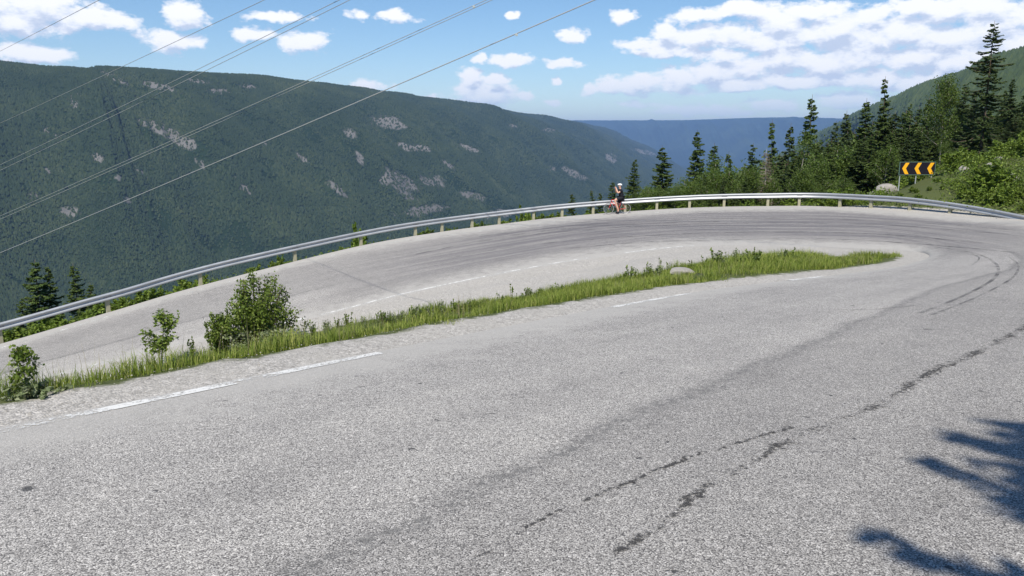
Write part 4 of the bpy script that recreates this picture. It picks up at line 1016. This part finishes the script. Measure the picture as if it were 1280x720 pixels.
tag(sg, 'black road sign with three amber chevrons pointing left on three thin posts', 'road sign'); sg.rotation_euler = (0, 0, R(6))

# ------------------------------------------------------------------ power lines
M['wire'] = simple('aluminium_wire', (.36, .37, .38), .6, 0, .05, 1)
WIRES = [ # left px, left py, left depth, right px, right py, right depth, radius, sag px, label
 (0,64,70,124,0,38,.02,1,'single thin wire crossing the top left corner of the sky'),
 (0,154,95,330,0,46,.026,3,'thin wire second from the top left corner, passing over the ridge'),
 (0,206,85,424,0,42,.026,4,'upper wire of the first close pair crossing the dark slope'),
 (0,213,85,437,0,42,.026,4,'lower wire of the first close pair crossing the dark slope'),
 (0,270,78,610,-1,38,.024,5,'upper wire of the second close pair, ending over the middle of the sky'),
 (0,274,78,617,-1,38,.024,5,'lower wire of the second close pair, ending over the middle of the sky'),
 (0,316,70,743,0,34,.036,7,'lowest and thickest wire, reaching farthest right across the sky')]
for (x0, y0, d0, x1, y1, d1, r0, sg_, lb) in WIRES:
    A = at(x0, y0, d0); B = at(x1, y1, d1); dv = B-A; P0 = A-dv*1.2; P1 = B+dv*.8; n = 60; k = np.linspace(0, 1, n)[:, None]
    P = P0*(1-k)+P1*k; tt_ = ((P-A)@dv/(dv@dv)); P[:, 2] += (tt_*(tt_-1))*sg_/950*50*4*.25
    root = empty('power_line', P[n//2]); mb = MB(); mb.tube(P-P[n//2], r0*.66, 6); mb.build('wire', M['wire'], root)
    if x1 in (610, 743):
        fx, fy = ((570, 17) if x1 == 610 else (633, 51)); tq = (fx-x0)/(x1-x0); a_, b_ = 0, 1
        X_, _ = proj(P); j = int(np.argmin(abs(X_-fx))); q = P[j]; MB().box(q-P[n//2]+np.array([0, 0, -.05]), (.12, .08, .10)).build('spacer', M['galv'], root)
    tag(root, lb, 'power line', 'power lines over the valley')

# ------------------------------------------------------------------ roadside spruce whose shadow falls on the road at the lower right
near = spruce(171, 10.6, 5.9, 1.5, gaps=.46, droop=.3, base=.18, shape=.5, mat='needles', spr=.26)
near.location = (2.3, -3.9, (ground_z(2.3, -3.9) or -.1)-.05); near.rotation_euler = (0, 0, 1.2)
tag(near, 'spruce standing on the right roadside, casting the branchy shadow on the asphalt', 'tree')
# ------------------------------------------------------------------ the cyclist and the bicycle
M['red'] = simple('red_bike_paint', (.62, .018, .02), .35, 0, .05, 3); M['tyre'] = plain('black_rubber', (.02, .02, .02), .7); M['rim'] = plain('bare_alloy', (.6, .6, .6), .4, .3)
M['skin'] = simple('skin', (.62, .36, .26), .6, 0, .06, 20); M['cloth'] = simple('black_cycling_clothes', (.016, .017, .022), .85, 0, .2, 20); M['white'] = simple('white_plastic', (.78, .78, .78), .4, 0, .03, 8); M['hair'] = plain('dark_hair', (.03, .018, .012), .7)
M['shoe'] = plain('dark_shoe', (.03, .03, .035), .6); M['phone'] = plain('red_phone_case', (.45, .03, .02), .4)
h = road_bvh.ray_cast(Vector((0, 0, EYE)), Vector(ray(771.5, 267.6)).normalized()); g0 = np.array(h[0]); HEAD = R(180+4)
bike = empty('bicycle', g0, HEAD)        # local +X is forwards
wr = .335; xr, xf = -.50, .53
def wheel(x):
    tyre = MB().ring((0, 0, 0), wr-.014, .014, 36, 8).build('wheel', M['tyre'], bike, True); tyre.location = (x, 0, wr)
    MB().ring((0, 0, 0), wr-.034, .010, 36, 6).build('rim', M['rim'], tyre, True)
    sp = MB(); sp.tube([(0, -.045, 0), (0, .045, 0)], .018, 8)
    for k in range(20):
        a = k*math.pi/10; sd = .03 if k % 2 else -.03; sp.tube([(0, sd, 0), ((wr-.04)*math.cos(a), 0, (wr-.04)*math.sin(a))], .0016, 3)
    sp.build('spokes', M['rim'], tyre); return tyre
wheel(xr); wheel(xf)
bb = (-.08, 0, .28); seat_t = (-.22, 0, .80); head_t = (.34, 0, .86); head_b = (.37, 0, .74)
fr = MB(); fr.tube([bb, seat_t], .017, 8); fr.tube([bb, head_b], .022, 8); fr.tube([seat_t, head_t], .017, 8); fr.tube([head_t, head_b], .022, 8)
for sd in (-.06, .06):
    fr.tube([(bb[0], sd*.5, bb[2]), (xr, sd, wr)], .010, 6); fr.tube([(seat_t[0], sd*.3, seat_t[2]-.04), (xr, sd, wr)], .009, 6)
fr.build('frame', M['red'], bike, True)
fk = MB(); fk.tube([head_b, (.385, 0, .69)], .02, 8)
for sd in (-.055, .055): fk.tube([(.385, sd*.6, .70), (.44, sd, .52), (xf, sd, wr)], [.015, .013, .009], 6)
fk.build('fork', M['red'], bike, True)
hb = MB(); hb.tube([head_t, (.33, 0, .93), (.40, 0, .95)], .014, 8); hb.tube([(.40, -.21, .95), (.40, .21, .95)], .013, 8)
for sd in (-.21, .21): hb.tube([(.40, sd, .95), (.48, sd, .95), (.52, sd, .91), (.49, sd, .84), (.42, sd, .82)], .013, 8)
hb.build('handlebar', M['tyre'], bike, True)
sdl = MB(); sdl.tube([seat_t, (-.245, 0, .93)], .013, 8); sdl.tube([(-.37, 0, .955), (-.30, 0, .96), (-.20, 0, .955), (-.09, 0, .95)], [.055, .068, .035, .018], 10)
sdl.build('saddle', M['tyre'], bike, True)
ck = MB(); ck.ring((bb[0], .05, bb[2]), .09, .004, 28, 4); ck.tube([(bb[0], -.07, bb[2]), (bb[0], .07, bb[2])], .02, 8)
for k in range(5): a = k*1.257; ck.tube([(bb[0], .05, bb[2]), (bb[0]+.09*math.cos(a), .05, bb[2]+.09*math.sin(a))], .006, 4)
ck.tube([(bb[0], .07, bb[2]), (bb[0]+.02, .075, bb[2]-.17)], .009, 6); ck.tube([(bb[0], -.07, bb[2]), (bb[0]-.02, -.075, bb[2]+.17)], .009, 6)
for sg_, x, z in ((1, .02, -.17), (-1, -.02, .17)): ck.box((bb[0]+x, sg_*.12, bb[2]+z), (.09, .08, .018))
ck.tube([(bb[0], .05, bb[2]+.09), (xr, .05, wr+.035)], .004, 4); ck.tube([(bb[0], .05, bb[2]-.09), (xr, .05, wr-.035)], .004, 4)
ck.build('crankset', M['tyre'], bike)
bt = MB(); bt.tube([(.06, 0, .44), (.16, 0, .58)], .035, 10); bt.build('bottle', M['white'], bike, True)
tag(bike, 'red racing bicycle standing by the guardrail with its rider astride', 'bicycle')

def skin_body(name, verts, edges, radii, mat, parent, root=0, sub=1):
    me = bpy.data.meshes.new(name); me.from_pydata(verts, edges, []); o = bpy.data.objects.new(name, me); COL.objects.link(o)
    m = o.modifiers.new('skin', 'SKIN'); m.use_smooth_shade = True; sv = me.skin_vertices[0].data
    for i, r_ in enumerate(radii): sv[i].radius = (r_, r_) if not hasattr(r_, '__len__') else r_
    sv[root].use_root = True
    s2 = o.modifiers.new('sub', 'SUBSURF'); s2.levels = sub; s2.render_levels = sub
    dg_ = bpy.context.evaluated_depsgraph_get(); em = bpy.data.meshes.new_from_object(o.evaluated_get(dg_)); o.modifiers.clear(); o.data = em
    em.materials.clear(); em.materials.append(mat); em.polygons.foreach_set('use_smooth', [True]*len(em.polygons))
    if parent: o.parent = parent
    return o
# pose: seated upright, near foot on the pedal, far foot on the ground, both hands raising a phone to the face
pel = (-.24, 0, .99); J = {}
verts = [pel, (-.22, 0, 1.12), (-.19, 0, 1.27), (-.155, 0, 1.42), (-.14, 0, 1.50), (-.125, 0, 1.57), (-.115, 0, 1.66), (-.11, 0, 1.74)]
rad = [(.155, .12), (.135, .105), (.145, .105), (.155, .10), (.075, .06), .062, .10, .088]
edges = [(i, i+1) for i in range(7)]
def chain(start, pts_, rads):
    prev = start
    for p, r_ in zip(pts_, rads): verts.append(p); rad.append(r_); edges.append((prev, len(verts)-1)); prev = len(verts)-1
    return prev
# legs: near side is +Y (the side turned to the camera after the half turn)
k1 = chain(0, [(-.20, .10, .96), (.02, .12, .93), (.19, .12, .84), (.12, .12, .62), (.03, .12, .42), (-.05, .12, .20)], [.11, .10, .078, .07, .066, .044])
chain(k1, [(.02, .12, .155), (.10, .12, .15)], [.036, .028])
k2 = chain(0, [(-.22, -.10, .94), (-.12, -.17, .72), (-.02, -.22, .52), (-.06, -.25, .30), (-.12, -.27, .08)], [.11, .092, .075, .066, .044])
chain(k2, [(-.05, -.28, .045), (.03, -.29, .035)], [.036, .028])
hands = []
for sd in (1, -1):
    w_ = chain(3, [(-.14, sd*.17, 1.43), (-.04, sd*.24, 1.33), (.03, sd*.27, 1.27), (.09, sd*.19, 1.41), (.125, sd*.11, 1.54)], [.07, .056, .05, .046, .034])
    hands.append((w_, sd))
for w_, sd in hands:
    pm_ = chain(w_, [(.135, sd*.085, 1.585), (.14, sd*.075, 1.61)], [.030, .030])
    for f in range(4):
        z = 1.585+f*.019; chain(pm_ if f > 1 else pm_-1, [(.155, sd*.075, z), (.173, sd*.062, z+.004), (.177, sd*(.040-.002*f), z+.004)], [.0095, .009, .008])
    chain(pm_-1, [(.12, sd*.06, 1.585), (.13, sd*.04, 1.595)], [.011, .009])
person = skin_body('person', verts, edges, rad, M['skin'], None, 0, 1); person.location = g0; person.rotation_euler = (0, 0, HEAD)
tag(person, 'person in black cycling clothes and white helmet sitting on a red bicycle, raising a phone', 'person')
def cloth(name, vs, es, rr, mat): return skin_body(name, vs, es, rr, mat, person, 0, 1)
cloth('jersey', [(-.24, 0, .97), (-.22, 0, 1.12), (-.19, 0, 1.27), (-.155, 0, 1.42), (-.14, 0, 1.50), (-.14, .17, 1.43), (-.03, .245, 1.33), (-.14, -.17, 1.43), (-.03, -.245, 1.33)],
      [(0,1),(1,2),(2,3),(3,4),(3,5),(5,6),(3,7),(7,8)], [(.21, .17), (.19, .16), (.20, .16), (.21, .15), (.10, .085), .10, .078, .10, .078], M['cloth'])
cloth('shorts', [(-.24, 0, .99), (-.20, .10, .96), (.02, .12, .93), (.10, .12, .89), (-.22, -.10, .94), (-.12, -.17, .72), (-.09, -.185, .66)], [(0,1),(1,2),(2,3),(0,4),(4,5),(5,6)], [(.21, .17), .135, .125, .112, .135, .118, .108], M['cloth'])
for sd, zf in ((.12, .145), (-.28, .04)):
    xo = 0 if sd > 0 else -.07
    sh = MB(); sh.tube([(-.06+xo, sd, zf+.005), (0+xo, sd, zf+.005), (.08+xo, sd, zf-.002), (.125+xo, sd, zf-.008)], [.036, .047, .042, .022], 10); sh.build('shoe', M['shoe'], person, True)
# face and helmet
hd = np.array([-.11, 0, 1.70]); fc = MB(); fc.tube([hd+(.078, 0, .0), hd+(.102, 0, -.02), hd+(.085, 0, -.032)], [.009, .014, .006], 6)
for sd in (1, -1): fc.tube([hd+(0, sd*.072, .02), hd+(.0, sd*.086, 0), hd+(0, sd*.072, -.03)], [.008, .014, .008], 6)
fc.build('face', M['skin'], person, True)
em_ = MB()
for sd in (1, -1): em_.tube([hd+(.072, sd*.03, .012), hd+(.082, sd*.03, .012)], .010, 8)
em_.tube([hd+(.078, -.022, -.055), hd+(.082, 0, -.056), hd+(.078, .022, -.055)], .005, 5); em_.build('eyes', M['hair'], person)
hr = MB(); hr.tube([hd+(-.02, 0, .05), hd+(-.065, 0, .0), hd+(-.07, 0, -.07)], [.07, .06, .03], 10); hr.build('hair', M['hair'], person, True)
hm_ = MB(); a = np.linspace(0, math.pi/2, 7); rings = []
for i, th in enumerate(a): rings.append((math.cos(th), math.sin(th)))
Vh = []; nn_ = 20
for (cr, sz) in rings[:-1]:
    for j in range(nn_): b = j*2*math.pi/nn_; Vh.append(hd+np.array([.145*cr*math.cos(b)-.008, .115*cr*math.sin(b), .025+.125*sz+.012*math.cos(b)*(1-sz)]))
Vh.append(hd+np.array([-.008, 0, .15])); Fh = [(i*nn_+j, i*nn_+(j+1) % nn_, (i+1)*nn_+(j+1) % nn_, (i+1)*nn_+j) for i in range(5) for j in range(nn_)]+[(5*nn_+j, 5*nn_+(j+1) % nn_, 6*nn_) for j in range(nn_)]+[tuple(range(nn_-1, -1, -1))]
hm_.add(Vh, Fh); hm_.build('helmet', M['white'], person, True)
vent = MB()
for y_ in (-.045, 0, .045): vent.tube([hd+(.08, y_, .128), hd+(0, y_, .146), hd+(-.09, y_, .120)], .009, 5)
vent.build('helmet_vents', M['tyre'], person)
ph = MB().box((0, 0, 0), (.012, .15, .078)).build('phone', M['phone']); 
Rz = Matrix.Rotation(HEAD, 4, 'Z'); ph.location = Vector(g0)+Rz@Vector((.161, 0, 1.61)); ph.rotation_euler = (0, 0, HEAD)
tag(ph, 'small reddish phone held up in front of the cyclist\'s face', 'phone')
# ------------------------------------------------------------------ labels of look-alikes: told apart by landmarks along the picture
ORD = ['first', 'second', 'third', 'fourth', 'fifth', 'sixth', 'seventh', 'eighth', 'ninth', 'tenth', 'eleventh', 'twelfth', 'thirteenth', 'fourteenth', 'fifteenth', 'sixteenth', 'seventeenth', 'eighteenth', 'nineteenth', 'twentieth']
ORD += ['twenty-'+o for o in ORD[:9]]+['thirtieth']+['thirty-'+o for o in ORD[:9]]+['fortieth']+['forty-'+o for o in ORD[:9]]
MARKS_STAND = [(775, 'the cyclist'), (832, 'the full pointed spruce'), (880, 'the paired spruces'), (960, 'the dry grey spruce'), (1017, 'the tall slender spruce'), (1060, 'the end of the blue ridge'), (1112, 'the tall pointed spruce'), (1146, 'the chevron sign'), (1186, 'the pale-stemmed birch'), (1206, 'the spruce beside that pale-stemmed birch'), (1245, 'the tallest spruce'), (1268, "the tallest spruce's right neighbour")]
MARKS_RAIL = [(-100, 'the left edge'), (137, 'the leftmost visible rail post'), (258, 'the second visible rail post'), (360, 'the rail above the largest bush'), (447, 'the sapling poking over the rail'), (560, 'the rail over the grey scree'), (655, 'the round-topped sapling'), (771, 'the cyclist'), (865, 'the paired spruces'), (960, 'the dry grey spruce'), (1048, 'the end of the blue ridge'), (1146, 'the chevron sign'), (1245, 'the tallest spruce')]
MARKS_ISL = [(-100, 'the left edge'), (34, 'the far left plant'), (202, 'the slender young tree'), (322, 'the largest bush'), (437, 'the tallest weed'), (565, 'the thin dark weed'), (640, 'the twiggy tall weed'), (850, 'the boulder')]
def name_row(objs, marks, what):
    rows = {}
    for o in objs:
        x, _ = proj(np.array(o.location)+np.array([0, 0, .2])); m = [k for k in marks if k[0] <= x] or marks[:1]; rows.setdefault(m[-1], []).append((float(x), o))
    for (mx_, mn), lst in rows.items():
        lst.sort(key=lambda q: q[0])
        for i, (_, o) in enumerate(lst): o['label'] = what(o).replace('#', ORD[min(i, len(ORD)-1)]).replace('@', mn)
tops = [o for o in bpy.data.objects if o.parent is None and 'group' in o]
def grp(g): return [o for o in tops if o['group'] == g]
def shade_of(o):
    c = [c for c in o.children if c.name.startswith('crown')]
    return 'dark' if c and 'dark' in c[0].data.materials[0].name else 'green'
name_row(grp('spruces crowded in the stand behind the bend'), MARKS_STAND, lambda o: f'{shade_of(o)} spruce in the crowded stand, # going right from @')
name_row(grp('birches mixed into the stand'), MARKS_STAND, lambda o: 'leafy birch among crowded spruces, # going right from @')
name_row(grp('small leafy trees at the foot of the stand'), MARKS_STAND, lambda o: 'small leafy tree fronting the stand, # going right from @')
name_row(grp('small spruces at the foot of the stand'), MARKS_STAND, lambda o: 'small spruce fronting the stand, # going right from @')
name_row(grp('low shrubs along the guardrail'), MARKS_RAIL, lambda o: 'low shrub behind the guardrail, # going right from @')
name_row(grp('shrubs on the right bank'), MARKS_STAND, lambda o: 'green shrub on the bank, # going right from @')
name_row([o for o in grp('weeds along the island') if 'one of many' in o['label']], MARKS_ISL, lambda o: 'small weed on the grassy crest, # going right from @')
for o in [o for o in bpy.data.objects if o.parent is None]:
    o_l = o.get('label', '')
    if len(o_l.split()) > 16: print('LONG', o.name, o_l)
# ------------------------------------------------------------------ air
hz = MB().box((3000, 12500, 60), (26000, 29000, 1140)).build('haze', bpy.data.materials.new('haze'))
hm = hz.data.materials[0]; hm.use_nodes = True; t = NT(hm.node_tree); t.n.clear()
pv = t.new('ShaderNodeVolumePrincipled'); pv.inputs['Color'].default_value = (.33, .55, 1, 1); pv.inputs['Density'].default_value = 6e-5; pv.inputs['Anisotropy'].default_value = .0
ou = t.new('ShaderNodeOutputMaterial'); t.l.new(pv.outputs[0], ou.inputs['Volume'])
tag(hz, kind='stuff')
